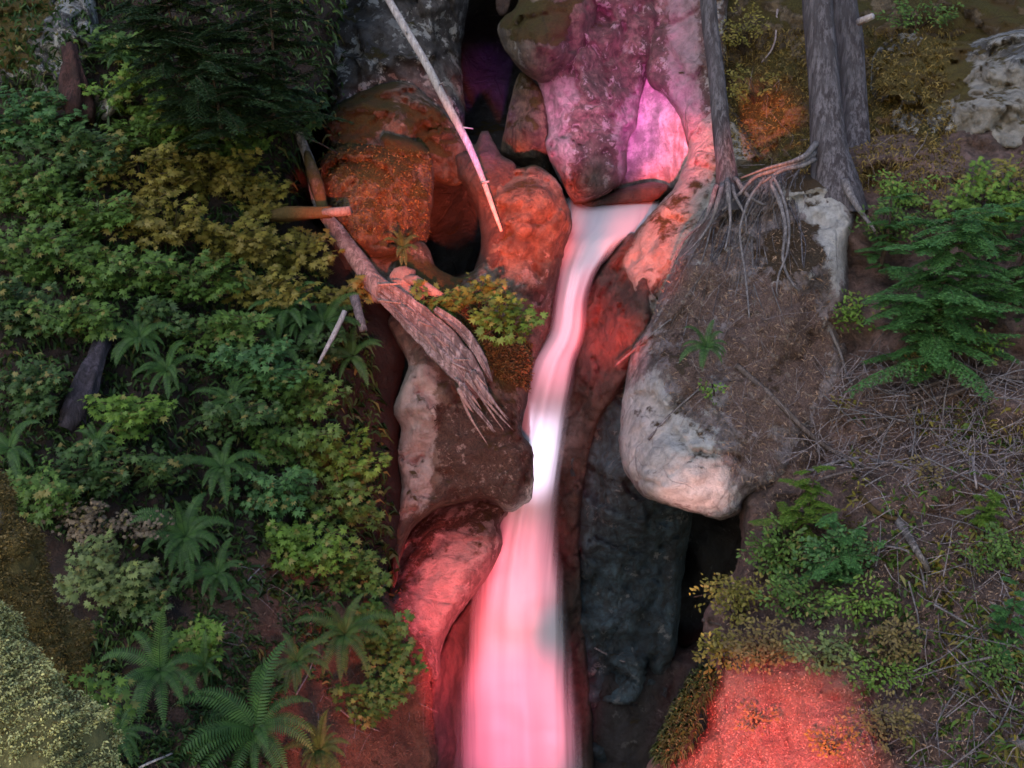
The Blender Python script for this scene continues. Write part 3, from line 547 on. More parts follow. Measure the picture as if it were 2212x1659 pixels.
trunk_tree('leaning mossy trunk partly hidden behind the thick conifer trunk', [(1795, -300, 14.9, 34), (1818, 0, 14.9, 34), (1834, 80, 14.9, 32), (1843, 200, 14.9, 30), (1852, 330, 14.8, 34), (1860, 420, 14.7, 40)], [], 'trees standing on the boulder', [[(1855, 48, 14.6, 9), (1885, 35, 14.4, 7)]])

# thin pale pole
pl = tag(empty('fallen_pole', P(1085, 500, 14.7)), 'long thin pale pole leaning across the dark rocks', 'pole')
stick('stem', [(800, -90, 15.3, 7), (840, 0, 15.2, 8), (905, 110, 15.1, 8.5), (960, 215, 15.0, 9), (1010, 310, 14.9, 8), (1045, 390, 14.8, 6), (1065, 450, 14.7, 5), (1083, 500, 14.7, 3)], 'pole', pl, k=12, wob=.012, rough=.1)
for a in ([(950, 183, 14.95, 2), (956, 178, 14.8, 1)], [(1000, 275, 14.85, 2), (1022, 278, 14.8, 1)], [(880, 75, 15.1, 2), (876, 66, 15.0, 1.5)], [(1040, 395, 14.75, 3), (1056, 392, 14.6, 2)]): stick('twig_stub', a, 'pole', pl)
# long broken log
lg = tag(empty('broken_log', P(1060, 830, 13.2)), 'long weathered broken log with a splintered lower end across the left bank', 'log')
stick('upper_stem', [(635, 250, 15.4, 8), (650, 300, 15.2, 10), (672, 360, 15.0, 13), (690, 430, 14.8, 15), (712, 480, 14.6, 16), (745, 530, 14.4, 18), (790, 585, 14.2, 22), (830, 635, 14.0, 27)], 'log', lg, k=12, rough=.35)
stick('moss_sleeve', [(664, 330, 14.95, 8), (678, 375, 14.83, 14), (688, 405, 14.73, 16), (696, 440, 14.63, 13), (702, 470, 14.6, 12)], 'mosslog', lg, k=12, rough=.5)
# split slab
def slab(mb, c, w0, th, seed, n=30):
    p, r = path(c, .04, .0); m = len(p); V = []; F = []
    tan = np.gradient(p, axis=0); tan /= np.linalg.norm(tan, axis=1)[:, None]
    for i in range(m):
        side = np.cross(tan[i], FV); side /= np.linalg.norm(side); up = -np.cross(side, tan[i]); up = up if up@FV < 0 else -up
        for j in range(n+1):
            s = -1+2*j/n; h = math.sqrt(max(0, 1-s*s))*r[i]*.38+.07*noise.noise(Vector((s*5+seed, i*.06, 0)))+.05*noise.noise(Vector((s*14, i*.05, seed)))
            V.append(p[i]+side*s*r[i]*(1+.12*noise.noise(Vector((i*.25, seed, s))))+up*h)
        for j in range(n+1):
            s = -1+2*j/n; V.append(p[i]+side*s*r[i]*.9-up*(th*(1-abs(s)*.6)))
    q = 2*(n+1)
    for i in range(m-1):
        for j in range(n):
            a = i*q+j; F.append((a, a+1, a+q+1, a+q)); b = a+n+1; F.append((b+1, b, b+q, b+q+1))
        a = i*q; F.append((a+q, a+q+n+1, a+n+1, a)); a = i*q+n; F.append((a, a+n+1, a+q+n+1, a+q))
    for i in (0, m-1):
        f = [i*q+j for j in range(n+1)]+[i*q+n+1+j for j in range(n, -1, -1)]; F.append(tuple(f if i else reversed(f)))
    mb.add(V, F)
mb = MB(); slab(mb, [(800, 606, 14.05, 21), (850, 645, 13.85, 27), (900, 690, 13.65, 33), (950, 738, 13.45, 38), (992, 785, 13.35, 36), (1022, 826, 13.3, 28), (1040, 856, 13.3, 18)], 1, .08, 3)
mb.build('split_trunk', M['log'], lg)
mb = MB(); slab(mb, [(940, 668, 13.6, 8), (990, 706, 13.4, 11), (1028, 752, 13.28, 11), (1052, 800, 13.25, 7), (1063, 826, 13.25, 2)], 1, .04, 8, 8)
mb.build('bark_slab', M['log'], lg)
for i in range(24):
    f = random.random(); x0 = 985+f*62+random.uniform(-6, 6); y0 = 838-f*28+random.uniform(-25, 12); L = random.choice([40, 60, 80, 110, 128]); a = R(random.gauss(57, 6)); r0 = random.uniform(2.2, 6.5)
    stick('splinter', [(x0, y0, 13.2, r0), (x0+L*.5*math.cos(a), y0+L*.5*math.sin(a), 13.15, r0*.75), (x0+L*math.cos(a-.08), y0+L*math.sin(a), 13.15, .8)], random.choice(['splint', 'log', 'log']), lg, k=5, step=.05, seed=i, rough=.5, wob=.02, sq=.4)
for i in range(14):
    f = random.random(); x0 = 800+f*190; y0 = 612+f*165+random.uniform(-14, 26); L = random.uniform(30, 90); a = R(random.gauss(35 if i % 3 else 5, 12)); r0 = random.uniform(1.5, 3.5)
    dd = 13.95-f*.62-.14
    stick('splinter', [(x0, y0, dd, r0), (x0+L*.5*math.cos(a), y0+L*.5*math.sin(a), dd-.05, r0*.8), (x0+L*math.cos(a-.1), y0+L*math.sin(a), dd-.05, .7)], random.choice(['splint', 'log']), lg, k=5, step=.05, seed=i, rough=.5, sq=.4)
st = tag(empty('broken_branch', P(600, 460, 14.2)), 'short mossy log stub with a red snapped end', 'log')
stick('mossy_stem', [(570, 468, 14.3, 10), (620, 462, 14.2, 16), (670, 458, 14.1, 15), (715, 458, 14.0, 12)], 'mosslog', st, k=12, rough=.5)
stick('snapped_end', [(700, 458, 14.0, 11), (730, 457, 13.95, 11), (757, 455, 13.9, 10)], 'splint', st, k=9, rough=.5)
tag(stick('tree_stump', [(885, 660, 14.2, 32), (878, 625, 14.3, 28), (868, 590, 14.3, 22), (865, 578, 14.3, 12)], 'splint', k=12, rough=.7, step=.06), 'pale broken stump beside the log above the moss crown', 'stump')
tag(stick('fallen_limb', [(870, 600, 14.2, 9), (900, 605, 14.1, 13), (930, 625, 14.0, 12), (955, 640, 13.9, 8)], 'splint', k=9, rough=.4), 'short pink limb resting beside the pale stump', 'branch')
tag(stick('wooden_post', [(785, 715, 13.7, 9), (775, 680, 13.8, 10), (765, 640, 13.9, 11)], 'root', k=9), 'short grey post stub under the long log', 'post')
tag(stick('white_stick', [(745, 672, 13.5, 6), (722, 720, 13.4, 6), (705, 752, 13.3, 5), (688, 785, 13.2, 3)], 'pole', wob=.01), 'white peeling stick leaning below the long log', 'stick')
tag(stick('rotten_stump', [(165, 260, 14.1, 30), (162, 200, 14.15, 25), (158, 150, 14.2, 20), (152, 100, 14.3, 12)], 'redwood', k=22, rough=1.2), 'dark red rotten stump below the upper left rock face', 'stump')
tag(stick('dead_trunk', [(145, 930, 11.9, 34), (172, 870, 12.0, 27), (200, 800, 12.2, 22), (225, 740, 12.5, 15)], 'darkbark', k=22, rough=.9), 'purple grey dead trunk among the left shrubs', 'trunk')

# foreground moss covered trunk, lower left
def mossy_trunk(label, ctrl, mat, tuft, n, sz, seed, bumpy=.12):
    p, r = path(ctrl, .045, .0); k = 110; V = []; F = []; Nn = []; Hh = []
    t = tag(empty('moss_covered_log', p[-1]), label, 'tree trunk')
    tan = np.gradient(p, axis=0); tan /= np.linalg.norm(tan, axis=1)[:, None]
    for i in range(len(p)):
        a = np.cross(tan[i], [0, 0, 1.0]); a /= np.linalg.norm(a); b = np.cross(a, tan[i])
        for j in range(k):
            an = 2*math.pi*j/k; dr = a*math.cos(an)+b*math.sin(an); q = Vector(p[i]+dr*r[i]); sv = Vector((seed, 0, 0))
            h = bumpy*noise.fractal(q*2.2+sv, .9, 2, 4)+bumpy*.45*noise.turbulence(q*9+sv, 3, False)
            V.append(p[i]+dr*r[i]*(1+h)); Nn.append(dr); Hh.append(h)
    for i in range(len(p)-1):
        for j in range(k): F.append((i*k+j, i*k+(j+1) % k, (i+1)*k+(j+1) % k, (i+1)*k+j))
    mesh_obj('trunk', V, F, M[mat], t)
    V = np.array(V); Nn = np.array(Nn); vis = np.where(((CAM-V)*Nn).sum(1) > -.3)[0]
    rel = V[vis]-CAM; zz = rel@FV; fx = rel@RV/zz/HF; fy = rel@UV_/zz/HF; vis = vis[(np.abs(fx) < 1.15) & (np.abs(fy) < .9) & (zz > 1)]
    keep = np.array([noise.noise(Vector(V[i])*5+Vector((seed, 3, 1))) + .5*noise.noise(Vector(V[i])*13) > -.38 for i in vis]); vis = vis[keep]
    idx = rng.choice(vis, n); base = V[idx]+rng.normal(0, .012, (n, 3))
    half = rng.random(n) < .72
    blades('moss', base[half], Nn[idx][half], sz, .5, LM[tuft], t, spread=.9)
    blades('dry_moss', base[~half], Nn[idx][~half], sz*1.3, .2, LM['n'], t, spread=1.1)
    return t
def blades(name, base, nrm, L, wr, mat, parent=None, spread=.6, bend=.3, lvar=.5):
    n = len(base); dirn = nrm+rng.normal(0, spread, (n, 3)); dirn /= np.linalg.norm(dirn, axis=1)[:, None]
    s = np.cross(dirn, rng.normal(0, 1, (n, 3))); s /= np.linalg.norm(s, axis=1)[:, None]+1e-9
    ln = (L*(1+rng.uniform(-lvar, lvar, n)))[:, None]; mid = base+dirn*ln*.55; tip = base+dirn*ln; tip[:, 2] -= (ln[:, 0]*bend)
    V = np.stack([base-s*ln*wr*.35, base+s*ln*wr*.35, mid+s*ln*wr*.5, tip, mid-s*ln*wr*.5], 1).reshape(-1, 3)
    F = (np.arange(n)*5)[:, None]+np.arange(5)[None]
    return mesh_obj(name, V, F, mat, parent, smooth=False)
mossy_trunk('yellow green moss covered trunk nearest the viewer in the lower left corner', [(-420, 1050, 5.4, 120), (-260, 1240, 5.1, 130), (-120, 1450, 4.9, 150), (60, 1720, 4.8, 165), (230, 2050, 4.8, 170)], 'mosstrunk', 'm', 80000, .012, 1, .36)
mossy_trunk('brown mossy trunk just behind the yellow mossy one', [(-200, 900, 7.2, 70), (-90, 1080, 7.1, 80), (20, 1290, 7.0, 92), (95, 1440, 6.9, 92), (130, 1600, 6.9, 70), (150, 1800, 6.9, 60)], 'mosstrunk2', 'n', 55000, .016, 5, .42)

# ------------------------------------------------------------------ plants
LA = np.array([-180, -128, -104, -82, -60, -42, -24, 0, 24, 42, 60, 82, 104, 128]); LR = np.array([.12, .55, .42, .80, .44, .92, .48, 1.05, .48, .92, .44, .80, .42, .55])
MAPLE = np.stack([np.cos(np.radians(LA))*LR, np.sin(np.radians(LA))*LR, -.18*(LR*np.sin(np.radians(LA)))**2-.15*LR**2], 1)
OA = np.linspace(-180, 150, 8); OR_ = np.array([.5, .48, .45, .5, .62, .5, .45, .48])
OVAL = np.stack([np.cos(np.radians(OA))*OR_+.4, np.sin(np.radians(OA))*OR_*.62, -.1*OR_**2], 1)
def leaves(name, pos, nrm, fwd, size, mat, parent, tmpl):
    n = len(pos); nrm = nrm/np.linalg.norm(nrm, axis=1)[:, None]
    f = fwd-nrm*(fwd*nrm).sum(1)[:, None]; f /= np.linalg.norm(f, axis=1)[:, None]+1e-9; s = np.cross(nrm, f)
    k = len(tmpl); T = np.concatenate([[[0.05, 0, .03]], tmpl])
    V = pos[:, None]+size[:, None, None]*(T[None, :, 0:1]*f[:, None]+T[None, :, 1:2]*s[:, None]+T[None, :, 2:3]*nrm[:, None])
    V = V.reshape(-1, 3); i = np.arange(k)
    tri = np.stack([np.zeros(k, int), 1+i, 1+(i+1) % k], 1)
    F = ((np.arange(n)*(k+1))[:, None, None]+tri[None]).reshape(-1, 3)
    return mesh_obj(name, V, F, mat, parent, smooth=False)
TC = -FV
def shrub(label, u, v, w, h, mt, d=None, leaf=13, tmpl=MAPLE, dens=1.25, off=.35, cat='shrub', name='vine_maple', group='leafy shrubs on the left bank', face=.55, df=dL):
    if d is None: d = float(df(u, v))-off
    px = PX(d); Wm, Hm = w*px, h*px; c = P(u, v, d)
    root = P(u+random.uniform(-.15, .15)*w, v+h*.55, d+.35)
    t = tag(empty(name, root), label, cat, group)
    ns = max(3, int(w*h*.00078*dens)); pos = []; fw = []; nm = []; sz = []; st = MB()
    for k in range(ns):
        a = random.uniform(0, 2*math.pi); rr = math.sqrt(random.uniform(0.02, 1))
        sc = c+RV*math.cos(a)*rr*Wm*.42+UV_*math.sin(a)*rr*Hm*.40-FV*random.uniform(-.25, .35)*min(Wm, 1.0)*(1-rr*.4)
        dr = sc-root; dr[2] *= .3; dr += rng.normal(0, .15, 3)+RV*math.cos(a)*.3; dr /= np.linalg.norm(dr)
        n0 = np.array([0, 0, 1.0])+TC*face+rng.normal(0, .22, 3)
        n0 /= np.linalg.norm(n0); side = np.cross(n0, dr); side /= np.linalg.norm(side)
        R0 = .24*random.uniform(.7, 1.2)*(leaf/15)**.5
        p1, _ = (catmull([root, (root*.45+sc*.55)+np.array([0, 0, .12*Hm]), sc-dr*R0*.5, sc+dr*R0*.9], .12, closed=False), 0)
        V, F = tube(p1, np.linspace(.009, .003, len(p1)), 4, 0, k, False); st.add(V, F)
        nl = int(random.uniform(20, 34)*dens**.5)
        for q in range(nl):
            tt = random.uniform(-.9, 1); ss = random.uniform(-1, 1)*(1-.5*abs(tt)); 
            pp = sc+dr*tt*R0+side*ss*R0*.85+n0*random.uniform(-.05, .05)
            pp[2] -= .25*(ss*R0)**2*4
            pos.append(pp); fw.append(dr*(.5)+side*np.sign(ss)*abs(ss)*1.3+rng.normal(0, .3, 3)); nm.append(n0+rng.normal(0, .28, 3)); sz.append(leaf*px*random.uniform(.55, 1.15))
    leaves('foliage', np.array(pos), np.array(nm), np.array(fw), np.array(sz), LM[mt], t, tmpl)
    st.build('stems', M['stem'], t)
    return t
def fern(label, u, v, r, d=None, nf=17, mt='f', df=dL, off=.1, droop=1.0, group='sword ferns on the banks', aim=None, spread=1.0):
    if d is None: d = float(df(u, v))-off
    px = PX(d); L0 = r*px*1.25; c = P(u, v, d); t = tag(empty('sword_fern', c), label, 'fern', group)
    nf += random.randint(-2, 4); outd = TC*random.uniform(.4, .85)+np.array([random.uniform(-.4, .4), 0, .8]); outd /= np.linalg.norm(outd)
    ex = RV; ey = np.cross(outd, ex)
    for i in range(nf):
        a = 2*math.pi*(i+random.uniform(-.7, .7))/nf; L = L0*random.uniform(.65, 1.25); el = random.uniform(.35, 1.05)
        dv = (ex*math.cos(a)+ey*math.sin(a))*math.cos(el)*spread+outd*math.sin(el); dv /= np.linalg.norm(dv)
        n = 30; P0 = c.copy(); rach = []; g = dv.copy()
        for k in range(n):
            rach.append(P0.copy()); P0 = P0+g*L/n; g = g+np.array([0, 0, -1.0])*(.085*droop)*(.35+k/n); g /= np.linalg.norm(g)
        rach = np.array(rach); tn = np.gradient(rach, axis=0); tn /= np.linalg.norm(tn, axis=1)[:, None]
        sd = np.cross(tn, outd); sd /= np.linalg.norm(sd, axis=1)[:, None]+1e-9; up = np.cross(sd, tn)
        tt = np.linspace(0, 1, n); pl_ = L*.115*np.sin(np.clip(tt*.93+.1, 0, 1)**.75*math.pi)**.7+.004
        V = []; F = []
        w0 = L/n*.42
        for k in range(2, n):
            for sg in (-1, 1):
                b = len(V); dr = sd[k]*sg+tn[k]*.35; lp = pl_[k]*random.uniform(.85, 1.1); tip = rach[k]+dr*lp-up[k]*lp*.22
                V += [rach[k]-tn[k]*w0, rach[k]+tn[k]*w0*.9, rach[k]+dr*lp*.6+tn[k]*w0*.9-up[k]*lp*.06, tip, rach[k]+dr*lp*.6-tn[k]*w0*.8-up[k]*lp*.06]
                F.append((b, b+1, b+2, b+3, b+4) if sg > 0 else (b+4, b+3, b+2, b+1, b))
        Vr, Fr = tube(rach, np.linspace(.004, .0015, n), 4, 0, 0, False); b = len(V); V += list(Vr); F += [tuple(x+b for x in f) for f in Fr]
        mesh_obj('frond', V, F, LM[mt], t, smooth=False)
    return t
def conifer(label, u, v, w, h, mt='c', d=None, nb=34, df=dR, off=.5, name='young_hemlock', cat='young conifer', group=None, nl=.022, shape='bush', trunk=True):
    if d is None: d = float(df(u, v))-off
    px = PX(d); Wm, Hm = w*px, h*px; root = P(u, v+h/2, d+.3)
    t = tag(empty(name, root), label, cat, group)
    A = []; Bv = []; S = []; mb = MB()
    top = root+np.array([random.uniform(-.15, .15)*Wm, -.25, Hm*1.0])
    if trunk:
        p1 = catmull([root, root*.5+top*.5+np.array([.03, 0, 0]), top], .15, closed=False); V, F = tube(p1, np.linspace(.03, .006, len(p1)), 6, 0, 1, False); mb.add(V, F)
    for i in range(nb):
        f = (i+.5)/nb; o = root*(1-f)+top*f; a = i*2.399+random.uniform(-.3, .3)
        L = Wm*.55*(1-f*.45)*random.uniform(.45, 1.2); o = o+rng.normal(0, .08, 3)*Wm
        dr = np.array([math.cos(a), math.sin(a)*.8-.15, random.uniform(-.25, .55)]); dr /= np.linalg.norm(dr)
        n = 16; q = o.copy(); g = dr.copy(); pts = []
        for k in range(n): pts.append(q.copy()); q = q+g*L/n; g = g+np.array([0, 0, -.035]); g /= np.linalg.norm(g)
        pts = np.array(pts); V, F = tube(pts, np.linspace(.006, .002, n), 4, 0, i, False); mb.add(V, F)
        side = np.cross(g, [0, 0, 1.0]); side /= np.linalg.norm(side)+1e-9
        for k in range(2, n):
            for sg in (-1, 1):
                bl = L*.30*(1-.75*k/n)*random.uniform(.7, 1.2)+.03; bd = side*sg+g*.8; bd /= np.linalg.norm(bd); bd[2] -= .12; m = max(4, int(bl/.0085))
                for z in range(m):
                    x = pts[k]+bd*bl*z/m; x = x+np.array([0, 0, -.3*(bl*z/m)**2])
                    for s2 in (-1, 1):
                        nd = np.cross(bd, [0, 0, 1.0])*s2+bd*.55+rng.normal(0, .18, 3); A.append(x); Bv.append(nd); S.append(nl*(1-.35*z/m)*random.uniform(.8, 1.15))
    A = np.array(A); Bv = np.array(Bv); Bv /= np.linalg.norm(Bv, axis=1)[:, None]; S = np.array(S)[:, None]
    wv = np.cross(Bv, np.array([0, 0, 1.0])+rng.normal(0, .35, Bv.shape)); wv /= np.linalg.norm(wv, axis=1)[:, None]+1e-9
    V = np.stack([A-wv*S*.26, A+wv*S*.26, A+Bv*S*1.3], 1).reshape(-1, 3); F = np.arange(len(V)).reshape(-1, 3)
    mesh_obj('foliage', V, F, LM[mt], t, smooth=False); mb.build('branches', M['stem'], t)
    return t

LEFT = [
 (70, 265, 230, 150, 'b', 'bluish green shrub at the left edge below the rock face'), (262, 95, 130, 90, 'g', 'fresh green shrub right of the upper left rock face'), (285, 205, 170, 110, 'l', 'bright leafed maple beside the small grey undercut rock'),
 (430, 262, 220, 110, 'g', 'green maple spray under the dark conifer boughs'), (600, 235, 200, 120, 'd', 'dark shrub left of the dead upper log stem'), (500, 310, 150, 80, 'g', 'small green shrub above the olive thicket'),
 (330, 285, 190, 90, 'g', 'narrow green shrub sprays above the olive thicket, left end'), (170, 350, 220, 130, 'd', 'dark shrub between rotten stump and olive thicket'), (310, 370, 230, 120, 'y', 'olive yellow maple crown, upper left of the thicket'), (455, 365, 230, 120, 'y', 'olive yellow maple crown, top of the thicket'),
 (550, 425, 160, 110, 'y', 'olive maple touching the short mossy log stub'), (60, 410, 200, 130, 'g', 'green maple at the left edge level with the mossy stub'), (190, 460, 230, 120, 'g', 'layered green maple below the dark shrub'),
 (350, 475, 240, 120, 'y', 'olive green maple in the middle of the thicket'), (505, 515, 220, 110, 'y', 'yellowing maple below the short mossy stub'), (640, 545, 190, 110, 'y', 'yellowing maple left of the long broken log'),
 (80, 545, 230, 130, 'g', 'broad leafed green maple at the left edge'), (250, 585, 230, 110, 'g', 'dense green maple over the dark gap'), (420, 600, 230, 110, 'g', 'dense green maple right of the dark gap'),
 (590, 625, 190, 90, 'y', 'yellow green spray above the mid slope ferns'), (735, 630, 120, 80, 'y', 'small yellow green spray at the grey post stub'), (50, 665, 190, 120, 'd', 'shadowy maple at the left edge above the dead trunk'),
 (165, 690, 190, 90, 'g', 'green sprays arching over the dead trunk'), (470, 715, 190, 100, 'g', 'rounded leaf green maple between two ferns'), (545, 790, 230, 110, 'b', 'blue green maple at mid slope'), (640, 850, 210, 110, 'g', 'green maple left of the pale streaked slab'),
 (275, 895, 210, 90, 'l', 'star leafed bright maple in front of the dead trunk'), (60, 840, 190, 120, 'd', 'dark foliage mass left of the dead trunk'), (505, 900, 170, 80, 'd', 'dim shrub in the shade of the mid slope'),
 (640, 960, 200, 90, 'g', 'upper green tier of the maple beside the slab'), (740, 1000, 190, 110, 'l', 'bright green maple tier beside the slab'), (590, 1050, 190, 90, 'b', 'blue green shrub over the deep shade'),
 (730, 1090, 220, 110, 'g', 'green maple tier left of the slab base'), (670, 1180, 210, 110, 'l', 'bright maple tier above the bare red soil'), (780, 1230, 130, 100, 'g', 'green maple next to the blotchy red rock'),
 (245, 1240, 200, 140, 'p', 'pale maple with large leaves beside the brown mossy trunk'), (175, 1120, 160, 90, 'w', 'withered pinkish shrub above the pale maple'), (330, 1130, 120, 60, 'w', 'withered shrub left of the shaded fern'),
 (435, 1378, 150, 70, 'l', 'low bright thimbleberry above the bottom ferns'), (830, 1350, 130, 110, 'g', 'small green shrub at the right of the slope fern'), (850, 1440, 110, 120, 'g', 'green shrub hanging beside the smooth red wall'), (800, 1500, 100, 90, 'g', 'little green maple above the ochre bank'),
 (90, 1060, 180, 120, 'g', 'green shrub behind the top of the brown mossy trunk'), (200, 1010, 150, 90, 'd', 'dark little shrub below the star leafed maple'), (330, 1010, 140, 80, 'd', 'dim shrub right of the dead trunk foot'),
 (360, 690, 120, 80, 'd', 'dark sprays in the central gap of the left bank'), (330, 1290, 120, 80, 'd', 'dark shrub under the shaded fern'), (700, 760, 110, 70, 'd', 'dark low shrub under the white stick'),
]
for u, v, w_, h_, m_, lb in LEFT: shrub(lb, u, v, w_, h_, m_, leaf=8 if m_ == 'w' else 13)
shrub('bright leaf tuft growing between the two mossy trunks', 190, 1500, 100, 60, 'l', d=6.2, leaf=17, dens=1.3, off=0)
shrub('yellow green maple branch hanging over the slab moss', 1010, 640, 190, 90, 'g', d=13.9, leaf=13, dens=1.2)
shrub('bright green maple branch tip reaching towards the water', 1090, 690, 140, 80, 'l', d=13.7, leaf=14, dens=1.2)
FERNS = [(620, 670, 75, 'mid slope fern with fronds arching towards the white stick', 12), (700, 700, 80, 'yellowing fern under the long broken log', 12), (300, 730, 75, 'dim fern right of the dead trunk top', 13), (360, 800, 70, 'upright fern in the dark middle of the bank', 12),
 (600, 760, 70, 'fern below the arching mid slope fern', 12), (760, 770, 70, 'dark fern on the slab shoulder', 12), (480, 1010, 85, 'shaded fern above the deep hollow', 13), (400, 1160, 95, 'large upright fern in the deep shade', 14), (260, 130, 60, 'light green fern beside the upper left rock face', 10), (470, 1240, 70, 'low fern spreading over the bare red soil', 10),
 (345, 1450, 110, 'sword fern with drooping fronds right of the moss trunk', 17), (550, 1575, 150, 'largest sword fern at the bottom edge', 20), (745, 1370, 90, 'sword fern rooted on the red soil by the rock', 16), (210, 960, 60, 'small fern beneath the star leafed maple', 10), (500, 870, 70, 'hidden fern left of the blue green maple', 12), (20, 970, 80, 'fern at the left edge above the mossy trunks', 12),
 (640, 700, 60, 'small fern tucked behind the mid slope fern', 10), (440, 1440, 60, 'small fern between the two bottom ferns', 10), (255, 1590, 70, 'small dark fern at the foot of the brown mossy trunk', 11), (640, 1430, 65, 'small fern between the large bottom fern and the rock side fern', 11), (690, 1620, 70, 'fern at the bottom edge right of the largest fern', 12)]
for u, v, r_, lb, nf in FERNS: fern(lb, u, v, r_, nf=nf, off=.35)
fern('small green fern on the soil face of the boulder', 1525, 750, 60, d=12.45, nf=10, df=dR)
fern('tiny fern at the foot of the orange boulder', 870, 535, 40, d=14.3, nf=8, mt='d')

conifer('dark conifer boughs at the top left', 420, 90, 360, 280, 'k', d=13.6, nb=80, nl=.036)
conifer('dark conifer boughs above the dead log stem', 590, 90, 300, 320, 'k', d=14.0, nb=80, nl=.036)
conifer('dark conifer leaning over the upper left slope', 480, 200, 280, 200, 'k', d=13.5, nb=50, nl=.036)
conifer('dense green hemlock right of the big boulder', 2010, 610, 330, 300, 'c', nb=110, nl=.036, off=1.0)
conifer('green hemlock sapling at the right frame edge', 2170, 560, 220, 260, 'c', nb=56, nl=.036, off=.7)
conifer('small hemlock hugging the foot of the right trunk', 1900, 500, 140, 170, 'c', nb=24, nl=.028)
conifer('bright hemlock sapling below the boulder', 1720, 1080, 170, 150, 'l', nb=28, nl=.028)
conifer('green hemlock sapling on the right edge of the chasm', 1780, 1180, 200, 160, 'c', nb=30, nl=.028)
conifer('small upright hemlock at the right edge', 2150, 1320, 110, 200, 'c', nb=24, nl=.026)
conifer('little hemlock in the twig litter at the right', 2110, 1080, 120, 90, 'l', nb=16, nl=.026)
RG = 'leafy shrubs on the right bank'
for u, v, w_, h_, m_, lb, lf, tm in [
 (1950, 400, 130, 110, 'l', 'light green shrub right of the thick trunk base', 9, OVAL), (2130, 440, 190, 150, 'l', 'bright green shrub below the outcrop', 11, MAPLE), (1930, 470, 160, 100, 'g', 'green shrub above the dense hemlock', 9, OVAL), (2180, 390, 120, 100, 'y', 'yellowish shrub under the outcrop at the right edge', 10, OVAL),
 (1860, 670, 80, 90, 'l', 'small bright shrub at the right flank of the boulder', 9, OVAL), (2040, 720, 200, 90, 'd', 'dark low shrub under the dense hemlock', 9, OVAL), (1960, 770, 60, 60, 'o', 'small ochre shrub at the twig litter', 8, OVAL), (2130, 740, 60, 90, 'l', 'slender green stalk plant at the twig litter', 9, OVAL),
 (1680, 1180, 150, 120, 'g', 'green leafed shrub on the chasm edge', 10, OVAL), (1820, 1190, 150, 110, 'b', 'blue green shrub behind the chasm edge shrubs', 10, OVAL), (1590, 1290, 130, 110, 'y', 'olive shrub hanging over the dark chasm', 10, OVAL), (1720, 1290, 170, 100, 'g', 'green shrub above the red lit soil', 10, OVAL),
 (1640, 1380, 160, 110, 'o', 'ochre shrub on the brow of the red lit soil', 10, OVAL), (1860, 1290, 120, 80, 'l', 'bright tufted shrub right of the chasm edge shrubs', 9, OVAL), (1780, 1400, 130, 90, 'p', 'pale round leafed shrub above the red lit soil', 11, OVAL), (1560, 1400, 90, 90, 'y', 'olive shrub at the lip of the red lit soil', 10, OVAL), (1920, 1380, 130, 90, 'o', 'ochre shrub at the middle of the right bank', 9, OVAL),
 (1900, 1450, 150, 60, 'l', 'low yellow green shrub right of the red lit soil', 9, OVAL), (2130, 1190, 90, 80, 'g', 'green sprig near the right edge', 9, OVAL), (2190, 1170, 110, 100, 'g', 'green fernlike shrub at the right edge', 9, OVAL), (2140, 1430, 100, 100, 'g', 'green sprigs above the loose stone', 9, OVAL), (1900, 1560, 120, 90, 'o', 'ochre sprigs near the bottom of the right bank', 9, OVAL),
 (1630, 1545, 60, 45, 'o', 'sparse ochre tuft growing out of the red lit soil', 8, OVAL), (1800, 1600, 80, 55, 'y', 'low olive leaves at the bottom of the red lit soil', 8, OVAL),
 (1540, 840, 50, 60, 'l', 'tiny yellow green plant on the boulder face', 7, OVAL), (1840, 860, 70, 60, 'y', 'yellow green tuft at the lower right of the boulder', 7, OVAL), (1620, 180, 120, 90, 'y', 'olive grass like shrub between the two front trunks', 7, OVAL), (1600, 60, 110, 110, 'y', 'dull olive shrub behind the thinner trunk', 7, OVAL), (1990, 30, 180, 70, 'g', 'green shrub on the skyline right of the trunks', 9, OVAL), (2010, 1010, 70, 60, 'o', 'tan seed headed plant in the twig litter', 7, OVAL)]:
    dd = None; df_ = dR
    if v < 300 and u < 2212: dd = float(dT(u, v))-.3
    if 'boulder face' in lb or 'boulder' in lb and 'lower right' in lb: dd = float(BO(u, v))-.25
    shrub(lb, u, v, w_, h_, m_, d=dd, leaf=lf, tmpl=tm, df=df_, off=.35, name='shrub', group=RG, dens=1.5, face=.8)

# ------------------------------------------------------------------ loose stuff: litter, moss tufts, twigs
def scatter(df, poly, n, doff=0):
    poly = np.array(poly, float); lo, hi = poly.min(0), poly.max(0); q = rng.uniform(lo, hi, (n*3, 2)); q = q[inside(poly, q)][:n]
    d = df(q[:, 0], q[:, 1])+doff
    return np.array([P(a, b, c) for (a, b), c in zip(q, d)])
from mathutils.bvhtree import BVHTree
def make_bvh(objs):
    Vs = []; Fs = []; n = 0
    for o in objs:
        co = np.zeros(len(o.data.vertices)*3, np.float32); o.data.vertices.foreach_get('co', co); co = co.reshape(-1, 3)+np.array(o.location)
        Vs += [tuple(c) for c in co]; Fs += [tuple(i+n for i in p.vertices) for p in o.data.polygons]; n = len(Vs)
    return BVHTree.FromPolygons(Vs, Fs)
GROUND = [o for o in bpy.data.objects if o.type == 'MESH' and o.parent is None and o.name.split('.')[0] in ('hillside', 'boulder', 'rock', 'rock_face', 'rock_slab', 'outcrop', 'rock_ledge', 'rock_wall', 'cliff', 'stone')]
bvh = make_bvh(GROUND)
